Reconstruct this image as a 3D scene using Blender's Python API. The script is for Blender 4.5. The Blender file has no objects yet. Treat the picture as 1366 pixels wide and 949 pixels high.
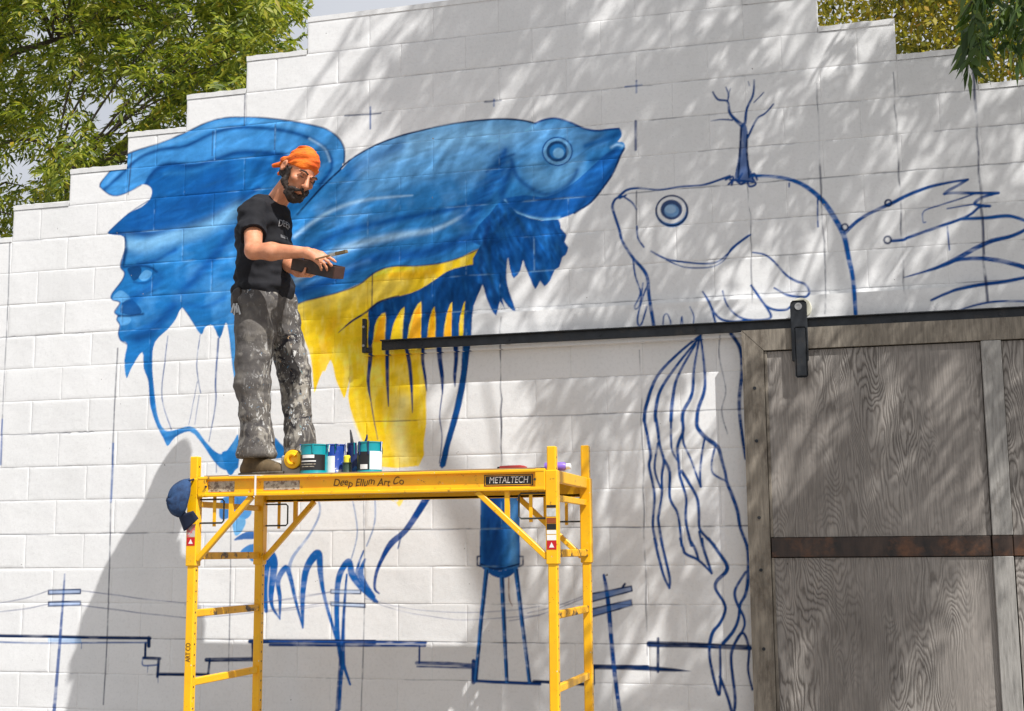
import bpy, bmesh, math, random
import numpy as np
from mathutils import Vector, Matrix

# ------------------------------------------------------------------ scene, camera, light
S = bpy.context.scene
COL = S.collection
random.seed(7)
RNG = np.random.default_rng(11)

CAM = np.array([5.0388, -7.0925, 1.45])
CR = np.array([0.96482678, 0.26277972, -0.00749048])
CU = np.array([0.04616252, -0.14130308, 0.98888951])
CW = np.array([-0.25880168, 0.95445286, 0.14846357])
FPX = 1750.0                                   # focal length in photograph pixels (1366 wide)

cd = bpy.data.cameras.new('camera')
cam = bpy.data.objects.new('camera', cd)
COL.objects.link(cam)
cam.matrix_world = Matrix(((CR[0], CU[0], -CW[0], CAM[0]), (CR[1], CU[1], -CW[1], CAM[1]),
                           (CR[2], CU[2], -CW[2], CAM[2]), (0, 0, 0, 1)))
cd.sensor_width = 36.0
cd.lens = FPX / 1366 * 36.0
cd.clip_end = 1000
S.camera = cam

SUN = np.array([-0.68, 0.455, -1.0])           # direction the sunlight travels
SUN = SUN / np.linalg.norm(SUN)
w = bpy.data.worlds.new('World')
S.world = w
w.use_nodes = True
wn = w.node_tree
sky = wn.nodes.new('ShaderNodeTexSky')
sky.sky_type = 'NISHITA'
sky.sun_disc = False
sky.sun_elevation = math.asin(-SUN[2])
sky.sun_rotation = math.atan2(-SUN[0], -SUN[1])
sky.dust_density = 4.0
sky.air_density = 1.0
# thin bright high cloud over the blue
wc = wn.nodes.new('ShaderNodeTexCoord'); wz = wn.nodes.new('ShaderNodeTexNoise')
wz.inputs['Scale'].default_value = 2.2; wz.inputs['Detail'].default_value = 7; wz.inputs['Roughness'].default_value = .6
wn.links.new(wc.outputs['Generated'], wz.inputs['Vector'])
wr = wn.nodes.new('ShaderNodeValToRGB'); wr.color_ramp.elements[0].position = .30; wr.color_ramp.elements[1].position = .66
wr.color_ramp.elements[0].color = (.70, .70, .70, 1); wr.color_ramp.elements[1].color = (.95, .95, .95, 1)
wn.links.new(wz.outputs['Fac'], wr.inputs[0])
wm = wn.nodes.new('ShaderNodeMixRGB'); wm.inputs[2].default_value = (7.2, 7.4, 7.9, 1)
wn.links.new(wr.outputs[0], wm.inputs[0]); wn.links.new(sky.outputs[0], wm.inputs[1])
wn.links.new(wm.outputs[0], wn.nodes['Background'].inputs[0])
wn.nodes['Background'].inputs[1].default_value = 0.088

ld = bpy.data.lights.new('sun', 'SUN')
ld.energy = 5.0
ld.angle = math.radians(0.5)
ld.color = (1.0, 0.982, 0.958)
sun = bpy.data.objects.new('sun', ld)
COL.objects.link(sun)
sun.rotation_euler = Vector(SUN).to_track_quat('-Z', 'Y').to_euler()

S.view_settings.view_transform = 'Standard'
S.view_settings.look = 'None'
S.view_settings.exposure = 0.2
S.view_settings.gamma = 1.0
S.cycles.use_denoising = True
S.cycles.max_bounces = 8
S.cycles.transparent_max_bounces = 8

# ------------------------------------------------------------------ helpers
def at(px, py, Y=0.0):
    """the point of the place that stands at depth Y behind photograph point (px, py)"""
    d = CW * FPX + (px - 683.0) * CR - (py - 474.5) * CU
    return CAM + d * ((Y - CAM[1]) / d[1])

def V(a):
    return Vector((float(a[0]), float(a[1]), float(a[2])))

def lin(r, g, b):
    c = np.array([r, g, b], float) / 255.0
    return np.where(c <= .04045, c / 12.92, ((c + .055) / 1.055) ** 2.4)

def link(name, me, parent=None, mats=()):
    o = bpy.data.objects.new(name, me)
    COL.objects.link(o)
    for m in mats:
        me.materials.append(m)
    if parent is not None:
        o.parent = parent
    return o

def tag(o, label=None, cat=None, group=None, kind=None):
    if label: o['label'] = label
    if cat: o['category'] = cat
    if group: o['group'] = group
    if kind: o['kind'] = kind
    return o

def thing(name, label, cat, loc=(0, 0, 0), group=None):
    o = bpy.data.objects.new(name, None)
    COL.objects.link(o)
    o.location = loc
    o.empty_display_size = .05
    return tag(o, label, cat, group)

def mesh_np(name, verts, quads=None, tris=None, smooth=True):
    me = bpy.data.meshes.new(name)
    verts = np.asarray(verts, np.float32)
    me.vertices.add(len(verts))
    me.vertices.foreach_set('co', verts.ravel())
    loops, starts, tot, p = [], [], [], 0
    for arr, n in ((quads, 4), (tris, 3)):
        if arr is None or len(arr) == 0: continue
        arr = np.asarray(arr, np.int32)
        loops.append(arr.ravel())
        starts.append(p + np.arange(len(arr)) * n)
        tot.append(np.full(len(arr), n))
        p += arr.size
    lp = np.concatenate(loops)
    me.loops.add(len(lp)); me.loops.foreach_set('vertex_index', lp)
    st = np.concatenate(starts).astype(np.int32); tt = np.concatenate(tot).astype(np.int32)
    me.polygons.add(len(st)); me.polygons.foreach_set('loop_start', st); me.polygons.foreach_set('loop_total', tt)
    me.polygons.foreach_set('use_smooth', np.full(len(st), smooth))
    me.update(calc_edges=True)
    me.validate()
    return me

def set_color(me, rgb, name='paint'):
    a = me.color_attributes.new(name, 'FLOAT_COLOR', 'POINT')
    c = np.ones((len(me.vertices), 4), np.float32); c[:, :3] = rgb
    a.data.foreach_set('color', c.ravel())

class MB:
    """collects boxes, tubes and lathes into one mesh"""
    def __init__(s): s.bm = bmesh.new()
    def box(s, c, size, rot=None, bevel=0.0):
        M = Matrix.Translation(V(c)) @ (rot.to_4x4() if rot is not None else Matrix.Identity(4)) @ Matrix.Diagonal((size[0], size[1], size[2], 1))
        r = bmesh.ops.create_cube(s.bm, size=1.0, matrix=M)
        if bevel > 0:
            es = list({e for v in r['verts'] for e in v.link_edges})
            bmesh.ops.bevel(s.bm, geom=es, offset=bevel, segments=1, affect='EDGES', profile=.5)
        return s
    def bar(s, a, b, wy, wz, up=(0, 0, 1), bevel=0.0):
        a, b = V(a), V(b)
        x = (b - a); L = x.length; x = x / L
        z = Vector(up); z = (z - x * z.dot(x)).normalized(); y = z.cross(x)
        R = Matrix((x, y, z)).transposed()
        return s.box((a + b) / 2, (L, wy, wz), R, bevel)
    def tube(s, pts, r, n=8, cap=True):
        pts = [V(p) for p in pts]
        rs = r if hasattr(r, '__len__') else [r] * len(pts)
        rings = []; prev = None
        for i, p in enumerate(pts):
            t = (pts[min(i + 1, len(pts) - 1)] - pts[max(i - 1, 0)]).normalized()
            if prev is None:
                u = t.orthogonal().normalized()
            else:
                u = (prev - t * prev.dot(t)).normalized()
            prev = u; v = t.cross(u)
            rings.append([s.bm.verts.new(p + (u * math.cos(2 * math.pi * k / n) + v * math.sin(2 * math.pi * k / n)) * rs[i]) for k in range(n)])
        for a, b in zip(rings, rings[1:]):
            for k in range(n):
                s.bm.faces.new((a[k], a[(k + 1) % n], b[(k + 1) % n], b[k]))
        if cap:
            s.bm.faces.new(rings[0][::-1]); s.bm.faces.new(rings[-1])
        return s
    def lathe(s, prof, c=(0, 0, 0), n=24, rot=None):
        M = Matrix.Translation(V(c)) @ (rot.to_4x4() if rot is not None else Matrix.Identity(4))
        rings = []
        for r, z in prof:
            if r < 1e-6: rings.append([s.bm.verts.new(M @ Vector((0, 0, z)))])
            else: rings.append([s.bm.verts.new(M @ Vector((r * math.cos(2 * math.pi * k / n), r * math.sin(2 * math.pi * k / n), z))) for k in range(n)])
        for a, b in zip(rings, rings[1:]):
            for k in range(n):
                k2 = (k + 1) % n
                if len(a) == 1 and len(b) > 1: s.bm.faces.new((a[0], b[k2], b[k]))
                elif len(b) == 1 and len(a) > 1: s.bm.faces.new((a[k], a[k2], b[0]))
                elif len(a) > 1: s.bm.faces.new((a[k], a[k2], b[k2], b[k]))
        return s
    def build(s, name, m, parent=None, smooth=False):
        me = bpy.data.meshes.new(name)
        bmesh.ops.recalc_face_normals(s.bm, faces=s.bm.faces)
        s.bm.to_mesh(me); s.bm.free()
        if smooth:
            me.polygons.foreach_set('use_smooth', np.full(len(me.polygons), True))
            try: me.set_sharp_from_angle(angle=math.radians(40))
            except Exception: pass
        return link(name, me, parent, [m] if m else [])

# ------------------------------------------------------------------ materials
def newmat(name):
    m = bpy.data.materials.new(name); m.use_nodes = True
    nt = m.node_tree; b = nt.nodes['Principled BSDF']
    return m, nt, b

def N(nt, t, **kw):
    n = nt.nodes.new('ShaderNode' + t)
    for k, v in kw.items():
        if k in n.inputs: n.inputs[k].default_value = v
        else: setattr(n, k, v)
    return n

def noise(nt, scale, detail=4, rough=.55, coord=None, stretch=None):
    t = N(nt, 'TexNoise', Scale=scale, Detail=detail, Roughness=rough)
    src = coord
    if src is None:
        src = N(nt, 'TexCoord').outputs['Object']
    if stretch is not None:
        mp = N(nt, 'Mapping'); mp.inputs['Scale'].default_value = stretch
        nt.links.new(src, mp.inputs[0]); src = mp.outputs[0]
    nt.links.new(src, t.inputs['Vector'])
    return t.outputs['Fac']

def ramp(nt, fac, stops):
    r = N(nt, 'ValToRGB'); e = r.color_ramp.elements
    while len(e) < len(stops): e.new(.5)
    for el, (p, c) in zip(e, stops):
        el.position = p; el.color = (*[float(x) for x in c], 1) if len(c) == 3 else c
    nt.links.new(fac, r.inputs[0]); return r.outputs[0]

def bump(nt, b, fac, strength=.3, dist=.01):
    n = N(nt, 'Bump', Strength=strength, Distance=dist)
    nt.links.new(fac, n.inputs['Height']); nt.links.new(n.outputs[0], b.inputs['Normal'])

def mixc(nt, fac, a, b_, mode='MIX'):
    m = N(nt, 'MixRGB', blend_type=mode)
    for i, x in ((0, fac), (1, a), (2, b_)):
        if hasattr(x, 'is_output'): nt.links.new(x, m.inputs[i])
        elif i == 0: m.inputs[0].default_value = x
        else: m.inputs[i].default_value = (*[float(q) for q in x], 1)
    return m.outputs[0]

def pmat(name, col, rough=.6, var=.18, scale=9.0, bmp=.0, bscale=80, metal=0.0, dirt=None, dirt_scale=3.0, dirt_lo=.55, dirt_hi=.75, spec=.5, stretch=None):
    m, nt, b = newmat(name)
    col = np.array(col)
    f = noise(nt, scale, 5, .6, stretch=stretch)
    c = ramp(nt, f, [(.3, col * (1 - var)), (.7, np.minimum(col * (1 + var), 1))])
    if dirt is not None:
        g = noise(nt, dirt_scale, 8, .7)
        g = ramp(nt, g, [(dirt_lo, (0, 0, 0)), (dirt_hi, (1, 1, 1))])
        c = mixc(nt, g, c, dirt)
    nt.links.new(c, b.inputs['Base Color'])
    b.inputs['Roughness'].default_value = rough
    b.inputs['Metallic'].default_value = metal
    b.inputs['Specular IOR Level'].default_value = spec
    if bmp > 0: bump(nt, b, noise(nt, bscale, 6, .65), bmp, .004)
    return m

def wallpaint():
    m, nt, b = newmat('painted_block')
    a = N(nt, 'Attribute', attribute_name='paint')
    geo = N(nt, 'NewGeometry').outputs['Position']
    f = noise(nt, 2.2, 6, .65, geo)
    g = ramp(nt, f, [(.25, (.88, .88, .875)), (.75, (1, 1, 1))])
    c = mixc(nt, 1.0, a.outputs['Color'], g, 'MULTIPLY')
    s = noise(nt, 55, 3, .6, geo)
    s = ramp(nt, s, [(.30, (.93, .93, .93)), (.5, (1, 1, 1))])
    c = mixc(nt, 1.0, c, s, 'MULTIPLY')
    p = noise(nt, 26, 2, .5, geo)                      # small pits where the paint missed the block
    p = ramp(nt, p, [(.755, (0, 0, 0)), (.785, (1, 1, 1))])
    c = mixc(nt, p, c, (.28, .27, .26))
    nt.links.new(c, b.inputs['Base Color'])
    b.inputs['Roughness'].default_value = .8
    b.inputs['Specular IOR Level'].default_value = .1
    ad = N(nt, 'Math', operation='ADD')
    nt.links.new(noise(nt, 170, 4, .7, geo), ad.inputs[0]); nt.links.new(noise(nt, 22, 3, .6, geo), ad.inputs[1])
    bump(nt, b, ad.outputs[0], .32, .0035)
    return m
M_WALL = wallpaint()

# ------------------------------------------------------------------ the mural, as pigment on the wall (wall metres: X along, Z up)
BW, BH, Z0 = 0.4064, 0.20716, 3.4457            # block module and the height of course line 0
RX0, RZ0, RRES = -0.60, 0.30, 0.004
RW, RH = 2080, 1160
WHITE = np.array([.80, .797, .788])
ras = np.empty((RH, RW, 3), np.float32); ras[:] = WHITE

def vnoise(shape, cell, seed):
    r = np.random.default_rng(seed)
    h, w_ = shape; gy, gx = int(h / cell[0]) + 3, int(w_ / cell[1]) + 3
    g = r.random((gy, gx)).astype(np.float32)
    y = np.arange(h) / cell[0]; x = np.arange(w_) / cell[1]
    iy = y.astype(int); ix = x.astype(int); fy = (y - iy)[:, None]; fx = (x - ix)[None]
    fy = fy * fy * (3 - 2 * fy); fx = fx * fx * (3 - 2 * fx)
    a = g[iy][:, ix]; b = g[iy][:, ix + 1]; c = g[iy + 1][:, ix]; d = g[iy + 1][:, ix + 1]
    return (a * (1 - fx) + b * fx) * (1 - fy) + (c * (1 - fx) + d * fx) * fy

def fbm(shape, cell, seed, octs=4):
    o = 0; amp = 1; tot = 0; c = list(cell)
    for i in range(octs):
        o = o + amp * vnoise(shape, c, seed + i); tot += amp; amp *= .55; c = [max(1.2, q / 2.1) for q in c]
    return o / tot

def rc(pts, crop=None):
    """traced points (optionally inside a magnified crop ox, oy, scale) -> raster coordinates"""
    p = np.array(pts, float)
    if crop is not None:
        p = p / crop[2] + np.array(crop[:2])
    d = CW[None] * FPX + (p[:, :1] - 683.0) * CR[None] - (p[:, 1:2] - 474.5) * CU[None]
    t = (0 - CAM[1]) / d[:, 1:2]
    q = CAM + d * t
    return np.stack([(q[:, 0] - RX0) / RRES, (q[:, 2] - RZ0) / RRES], 1)

def smooth(p, closed=False, sub=5):
    n = len(p)
    if n < 3: return p
    out = []
    for i in range(n if closed else n - 1):
        if closed: a, b, c, d = p[(i - 1) % n], p[i], p[(i + 1) % n], p[(i + 2) % n]
        else: a, b, c, d = p[max(i - 1, 0)], p[i], p[i + 1], p[min(i + 2, n - 1)]
        for t in np.arange(sub) / sub:
            out.append(.5 * ((2 * b) + (c - a) * t + (2 * a - 5 * b + 4 * c - d) * t * t + (3 * b - a - 3 * c + d) * t ** 3))
    if not closed: out.append(p[-1])
    return np.array(out)

def polymask(p):
    """anti-aliased coverage of a closed polygon, 2x2 supersampled"""
    m = np.zeros((RH, RW), np.float32)
    x0, x1 = max(int(p[:, 0].min()) - 2, 0), min(int(p[:, 0].max()) + 3, RW)
    y0, y1 = max(int(p[:, 1].min()) - 2, 0), min(int(p[:, 1].max()) + 3, RH)
    if x1 <= x0 or y1 <= y0: return m
    SS = 2
    xs = x0 + (np.arange((x1 - x0) * SS) + .5) / SS
    acc = np.zeros(((y1 - y0) * SS, len(xs)), bool)
    q = np.roll(p, -1, 0)
    for i in range(len(acc)):
        y = y0 + (i + .5) / SS
        k = (p[:, 1] > y) != (q[:, 1] > y)
        if not k.any(): continue
        xi = np.sort(p[k, 0] + (y - p[k, 1]) / (q[k, 1] - p[k, 1]) * (q[k, 0] - p[k, 0]))
        acc[i] = (np.searchsorted(xi, xs) % 2) == 1
    m[y0:y1, x0:x1] = acc.reshape(y1 - y0, SS, x1 - x0, SS).mean((1, 3))
    return m

def strokemask(p, wd, soft=0.0):
    """coverage of a polyline whose width (in raster cells) runs along wd; soft > 0 gives an airbrushed edge"""
    m = np.zeros((RH, RW), np.float32)
    wd = np.interp(np.linspace(0, 1, len(p)), np.linspace(0, 1, len(wd)), wd)
    for i in range(len(p) - 1):
        a, b = p[i], p[i + 1]; r = max(wd[i], wd[i + 1]) / 2
        pad = r * (1 + 2.2 * soft) + 2
        x0, x1 = max(int(min(a[0], b[0]) - pad), 0), min(int(max(a[0], b[0]) + pad) + 2, RW)
        y0, y1 = max(int(min(a[1], b[1]) - pad), 0), min(int(max(a[1], b[1]) + pad) + 2, RH)
        if x1 <= x0 or y1 <= y0: continue
        X = np.arange(x0, x1)[None] + .5; Y = np.arange(y0, y1)[:, None] + .5
        d = b - a; L = d @ d + 1e-9
        t = np.clip(((X - a[0]) * d[0] + (Y - a[1]) * d[1]) / L, 0, 1)
        dist = np.hypot(X - a[0] - t * d[0], Y - a[1] - t * d[1])
        rr = (wd[i] + (wd[i + 1] - wd[i]) * t) / 2
        if soft > 0: c = np.exp(-(dist / (rr * (.5 + soft) + .5)) ** 2)
        else: c = np.clip(rr + .5 - dist, 0, 1) * np.minimum(1, 2 * rr + .1)
        m[y0:y1, x0:x1] = np.maximum(m[y0:y1, x0:x1], c)
    return m

PXC = .0041 / RRES                              # raster cells per photograph pixel, about
NB = fbm((RH, RW), (9, 34), 3)                   # dry-brush streaks, horizontal
NV = fbm((RH, RW), (34, 9), 5)                   # the same, vertical
NL = fbm((RH, RW), (60, 60), 9)                  # broad tone

def lay(mask, col, alpha=1.0, clip=None, tex=None):
    a = mask * alpha
    if clip is not None: a = a * clip
    if tex is not None: a = a * np.clip(tex, 0, 1)
    k = a > .003
    ras[k] = ras[k] * (1 - a[k][:, None]) + np.asarray(col, np.float32) * a[k][:, None]

def fill(pts, col, crop=None, sm=True, alpha=1.0, clip=None, tex=None):
    p = rc(pts, crop); p = smooth(p, True, 4) if sm else p
    m = polymask(p); lay(m, col, alpha, clip, tex); return m

def line(pts, wd, col, crop=None, sm=True, alpha=1.0, dry=.35, clip=None):
    p = rc(pts, crop); p = smooth(p, False, 5) if sm else p
    wd = [q * PXC for q in (wd if hasattr(wd, '__len__') else [wd, wd])]
    m = strokemask(p, wd)
    lay(m, col, alpha, clip, 1 - dry * np.clip((NB - .5) * 4, 0, 1) if dry else None)
    return m

def shade(pts, wd, col, crop=None, alpha=.6, clip=None, soft=.35):
    p = smooth(rc(pts, crop), False, 4)
    wd = [q * PXC for q in (wd if hasattr(wd, '__len__') else [wd, wd])]
    lay(strokemask(p, wd, soft), col, alpha, clip, .75 + .5 * NB)

MID = lin(30, 110, 178); DEEP = lin(16, 88, 158); DARK = lin(10, 66, 128); NAVY = lin(8, 54, 106); INK = lin(9, 40, 84)
LIGHT = lin(92, 158, 214); PALE = lin(150, 192, 230); YEL = lin(252, 212, 38); YPALE = lin(252, 226, 110); ORA = lin(252, 168, 16)
LINE = lin(16, 70, 138)

def mural():
    A = (100, 130, 3.516); Bc = (130, 280, 2.79); F = (360, 140, 2.732); G = (380, 320, 2.967)
    def zz(pts, c): return [(x / c[2] + c[0], y / c[2] + c[1]) for x, y in pts]
    # ---- the great fin with a face in profile
    fin = zz([(118, 420), (125, 395), (180, 330), (250, 265), (400, 215), (520, 165), (620, 118), (700, 97), (800, 93), (900, 98), (1000, 110), (1100, 128),
              (1180, 150), (1235, 190), (1262, 240), (1264, 300), (1250, 340)], A) + [(455, 300), (430, 385), (400, 420), (330, 440)] + \
        zz([(518, 640), (500, 560), (490, 470), (478, 420), (455, 480), (430, 432), (402, 436), (385, 465), (345, 405), (315, 365), (290, 410), (262, 445), (215, 492), (204, 560), (212, 680), (225, 770),
            (250, 820), (285, 820), (340, 806), (372, 822), (402, 862), (442, 902), (472, 905), (508, 860), (524, 840), (524, 960), (470, 968), (430, 932), (390, 872), (345, 826), (290, 846), (262, 880), (245, 850),
            (215, 790), (195, 720), (190, 640), (172, 590), (166, 530), (126, 590), (108, 628), (100, 560), (110, 500), (85, 487), (78, 460), (85, 432), (72, 410), (76, 396), (65, 381), (86, 346), (55, 335), (52, 316)], Bc) + \
        [(163, 374), (166, 364), (161, 357), (163, 347), (167, 331), (165, 316)] + \
        zz([(180, 645), (155, 635), (200, 590), (250, 545), (310, 515), (350, 480), (362, 440), (345, 415), (310, 410), (260, 440), (200, 462), (160, 455)], A)
    p = smooth(rc(fin), True, 3); fm = polymask(p)
    lay(fm, MID)
    lay(fm, LIGHT, .45, None, np.clip((NL - .5) * 5, 0, 1))
    # the upper frill is paler, the hollow under it deeper
    up = fill(zz([(118, 420), (180, 330), (250, 265), (400, 215), (520, 165), (620, 118), (700, 97), (800, 93), (1000, 110), (1180, 150), (1262, 240), (1250, 340), (1150, 420), (1205, 330), (1190, 255), (1100, 210), (980, 270),
              (870, 258), (760, 258), (660, 292), (560, 318), (440, 310), (370, 345), (330, 400), (260, 440), (200, 462)], A), lin(66, 140, 206), alpha=.75, clip=fm)
    hol = fill(zz([(330, 400), (370, 345), (440, 312), (560, 320), (660, 294), (760, 260), (870, 260), (985, 275), (900, 400), (800, 460), (680, 545), (560, 605), (420, 650), (300, 640), (155, 640), (250, 545), (330, 500)], A), DEEP, alpha=.92, clip=fm)
    shade([(300, 590), (480, 540), (700, 380)], 60 / 1.2, lin(14, 78, 152), A, .55, hol)
    shade([(790, 330), (840, 400), (930, 380)], 30, MID, A, .6, fm)
    for pts, wd, a in (([(140, 430), (220, 360), (300, 285), (400, 245), (520, 228), (640, 172), (760, 142), (950, 152), (1090, 188), (1180, 250), (1204, 330), (1150, 410)], 8, .95),
                       ([(330, 420), (370, 348), (440, 314), (560, 320), (660, 293), (760, 260), (870, 258), (990, 272)], 11, 1.0),
                       ([(860, 430), (700, 530), (560, 602), (420, 648), (300, 640), (200, 640)], 11, 1.0)):
        shade(pts, wd, DARK, A, a, fm, .25)
    line(zz([(118, 420), (125, 395), (180, 330), (250, 265), (400, 215), (520, 165), (620, 118), (700, 97), (800, 93), (900, 98), (1000, 110), (1100, 128), (1180, 150), (1235, 190), (1262, 240), (1262, 310)], A), [2, 3, 3, 2.6, 3, 3, 3.4], INK, alpha=.75)
    line(zz([(118, 420), (160, 455), (200, 462), (260, 440), (310, 412)], A), 2.2, DARK, alpha=.8); line(zz([(155, 635), (250, 547), (345, 485)], A), 2, DARK, alpha=.7)
    shade([(150, 400), (300, 265), (520, 190), (700, 120), (900, 118), (1100, 152)], 8, LIGHT, A, .6, fm)
    shade([(1100, 195), (1170, 240), (1195, 300)], 4, PALE, A, .8, fm, .2)
    shade([(420, 360), (560, 345), (740, 285), (930, 290)], 7, lin(50, 130, 200), A, .5, fm)
    # face
    shade([(255, 690), (330, 700), (440, 665), (600, 620), (760, 530)], 26, lin(120, 178, 224), A, .9, fm)
    shade([(250, 760), (330, 770), (480, 760)], 16, lin(64, 140, 205), A, .6, fm)
    shade([(225, 650), (245, 700), (228, 760)], 6, DARK, A, .9, fm, .2)
    Fa = (0, 240, 5.93)
    shade([(985, 690), (1060, 680), (1180, 690), (1240, 730)], 6, NAVY, Fa, .95, fm, .2)
    fill([(1010, 700), (1110, 690), (1110, 760), (1060, 800), (1030, 760)], NAVY, Fa, alpha=.85, clip=fm)
    fill([(1100, 770), (1150, 715), (1200, 735), (1180, 780), (1130, 800)], LIGHT, Fa, alpha=.9, clip=fm)
    shade([(1060, 810), (1150, 815), (1220, 770)], 5, DARK, Fa, .8, fm, .2)
    fill(zz([(55, 330), (85, 300), (120, 325), (115, 340), (85, 345)], Bc), LIGHT, alpha=.9, clip=fm)
    fill(zz([(85, 375), (95, 345), (130, 335), (165, 380), (130, 392), (90, 385)], Bc), DARK, alpha=.85, clip=fm)
    fill(zz([(74, 405), (100, 396), (125, 405), (115, 425), (85, 430)], Bc), LIGHT, alpha=.85, clip=fm)
    shade(zz([(78, 395), (120, 395), (170, 388)], Bc), 4, INK, None, .9, fm, .2)
    line([(166, 316), (167, 331), (162, 348), (161, 357), (166, 364), (163, 374), (149, 393), (150, 400), (160, 404), (153, 416), (157, 421), (156, 427), (160, 434), (158, 445), (161, 454), (169, 459)], 2.2, DARK, alpha=.85)
    shade(zz([(95, 210), (105, 150), (100, 105)], Bc), 6, NAVY, None, .9, fm, .2)
    shade(zz([(150, 470), (250, 400), (310, 320), (420, 190), (500, 90)], Bc), 22, lin(14, 78, 148), None, .95, fm)
    shade(zz([(130, 330), (190, 300), (230, 250)], Bc), 20, lin(16, 82, 152), None, .8, fm); shade(zz([(150, 200), (210, 190), (290, 150)], Bc), 9, lin(12, 74, 144), None, .85, fm)
    shade(zz([(120, 130), (200, 120), (300, 90)], Bc), 12, lin(126, 182, 226), None, .8, fm); shade(zz([(330, 350), (400, 360), (470, 330)], Bc), 10, lin(20, 88, 158), None, .7, fm)
    shade(zz([(300, 330), (380, 300), (470, 200)], Bc), 16, lin(60, 132, 198), None, .6, fm)
    shade(zz([(110, 470), (170, 480), (230, 430)], Bc), 16, DARK, None, .6, fm)
    shade(zz([(500, 440), (512, 560), (516, 700), (510, 880)], Bc), 12, lin(80, 150, 210), None, .8, fm)
    shade(zz([(205, 480), (192, 600), (205, 740), (250, 850), (340, 818)], Bc), 8, DEEP, None, .6, fm)
    # ---- the fish
    body = zz([(258, 240), (300, 195), (380, 150), (470, 115), (560, 92), (650, 72), (750, 58), (850, 52), (920, 57), (968, 68), (1000, 55), (1040, 50), (1090, 62), (1140, 85), (1190, 95), (1240, 90), (1270, 86), (1280, 94), (1283, 108), (1279, 120), (1272, 129),
               (1268, 134), (1276, 136), (1286, 136), (1293, 144), (1294, 158), (1286, 174), (1275, 190), (1265, 215), (1250, 250), (1215, 300), (1170, 355), (1110, 395), (1050, 416), (990, 421), (920, 406), (880, 470), (775, 535), (740, 552), (680, 570), (600, 594), (520, 606),
               (440, 612), (370, 632), (300, 664), (230, 690), (150, 716), (85, 742), (20, 750), (0, 640), (20, 480), (120, 370)], F)
    bp = smooth(rc(body), True, 3); bm_ = polymask(bp)
    lay(bm_, lin(46, 122, 188))
    lay(bm_, lin(120, 172, 220), .35, None, np.clip((NL - .48) * 4, 0, 1))
    shade([(340, 230), (480, 160), (700, 112), (930, 98)], [36, 70, 76, 44], lin(124, 178, 222), F, .95, bm_)
    shade([(360, 300), (560, 240), (760, 210)], 40, lin(100, 160, 212), F, .8, bm_)
    shade([(290, 250), (380, 195), (470, 150)], 26, lin(24, 92, 164), F, .6, bm_)
    shade([(90, 480), (200, 400), (330, 350), (520, 330)], [9, 9, 8, 2], PALE, F, .95, bm_, .12)
    shade([(95, 640), (200, 560), (300, 515), (450, 480), (600, 455), (700, 405)], [16, 18, 18, 16, 10, 4], lin(156, 196, 232), F, .95, bm_, .14)
    shade([(660, 430), (705, 405), (728, 380)], 5, PALE, F, .95, bm_, .2)
    shade([(100, 560), (250, 470), (420, 425), (640, 385), (760, 350)], [18, 20, 16, 12, 6], lin(16, 82, 154), F, .95, bm_, .2)
    shade([(90, 690), (240, 630), (380, 560), (560, 540), (740, 480)], 24, lin(16, 80, 156), F, .9, bm_)
    shade([(120, 660), (230, 610), (360, 570)], 8, lin(90, 150, 210), F, .5, bm_)
    # head: pale crown and cheek, deep jaw
    shade([(930, 120), (1040, 90), (1140, 120), (1210, 130)], [46, 40, 36, 20], lin(100, 160, 214), F, .75, bm_)
    shade([(960, 230), (1010, 270), (1090, 240)], 46, lin(104, 164, 214), F, .9, bm_)
    jaw = fill([(1290, 165), (1268, 215), (1215, 300), (1170, 355), (1110, 396), (1050, 416), (990, 420), (920, 406), (865, 376), (850, 345), (930, 330), (1010, 335), (1100, 290), (1180, 220), (1240, 170)], lin(12, 80, 156), F, alpha=.9, clip=bm_)
    shade([(1150, 150), (1230, 122), (1270, 108)], [8, 16, 16], lin(18, 88, 158), F, .9, bm_)
    shade([(1170, 205), (1230, 185), (1270, 150)], 9, DARK, F, .7, bm_)
    shade([(1245, 155), (1265, 145), (1285, 150)], 4, PALE, F, .85, bm_, .2)
    shade([(880, 200), (900, 260), (960, 310), (1020, 325), (1090, 290), (1120, 240)], 8, lin(14, 72, 142), F, .7, bm_, .3)
    shade([(858, 165), (838, 220), (800, 290), (760, 360), (730, 420)], [10, 26, 34, 36, 26], lin(12, 76, 146), F, .95, bm_, .3)
    shade([(880, 230), (850, 300), (850, 350)], [14, 22, 16], lin(10, 68, 134), F, .9, bm_, .3)
    for k in range(16):
        y = 190 + k * 14; x = 850 - k * 7 - (k % 3) * 10
        shade([(x + 40, y - 10), (x, y + 8), (x - 26 - 12 * (k % 2), y + 26)], 5, (lin(10, 66, 132), lin(34, 108, 178))[k % 2], F, .6, bm_, .2)
    shade([(770, 300), (720, 360), (700, 410)], 18, lin(26, 98, 170), F, .6, bm_)
    shade([(856, 350), (875, 380), (930, 405), (1000, 418), (1055, 412)], 4.5, lin(120, 180, 225), F, .9, None, .2)
    for rx, col in ((56, LINE), (51, lin(110, 168, 218)), (40, NAVY), (29, lin(40, 116, 186)), (20, lin(120, 176, 222))):
        e = [(1048 + (rx * math.cos(t)) + (4 if rx == 20 else 0), 170 + rx * .95 * math.sin(t) + (6 if rx == 20 else 0)) for t in np.linspace(0, 2 * math.pi, 24, endpoint=False)]
        fill(e, col, F, alpha=.95)
    line([(258, 232), (300, 195), (380, 150), (470, 115), (560, 92), (650, 72), (750, 58), (850, 52), (920, 57), (968, 68)], 2.6, INK, F)
    line([(968, 68), (1000, 55), (1040, 50), (1090, 62), (1140, 85), (1190, 95), (1240, 90), (1272, 88)], 3, LINE, F)
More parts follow.
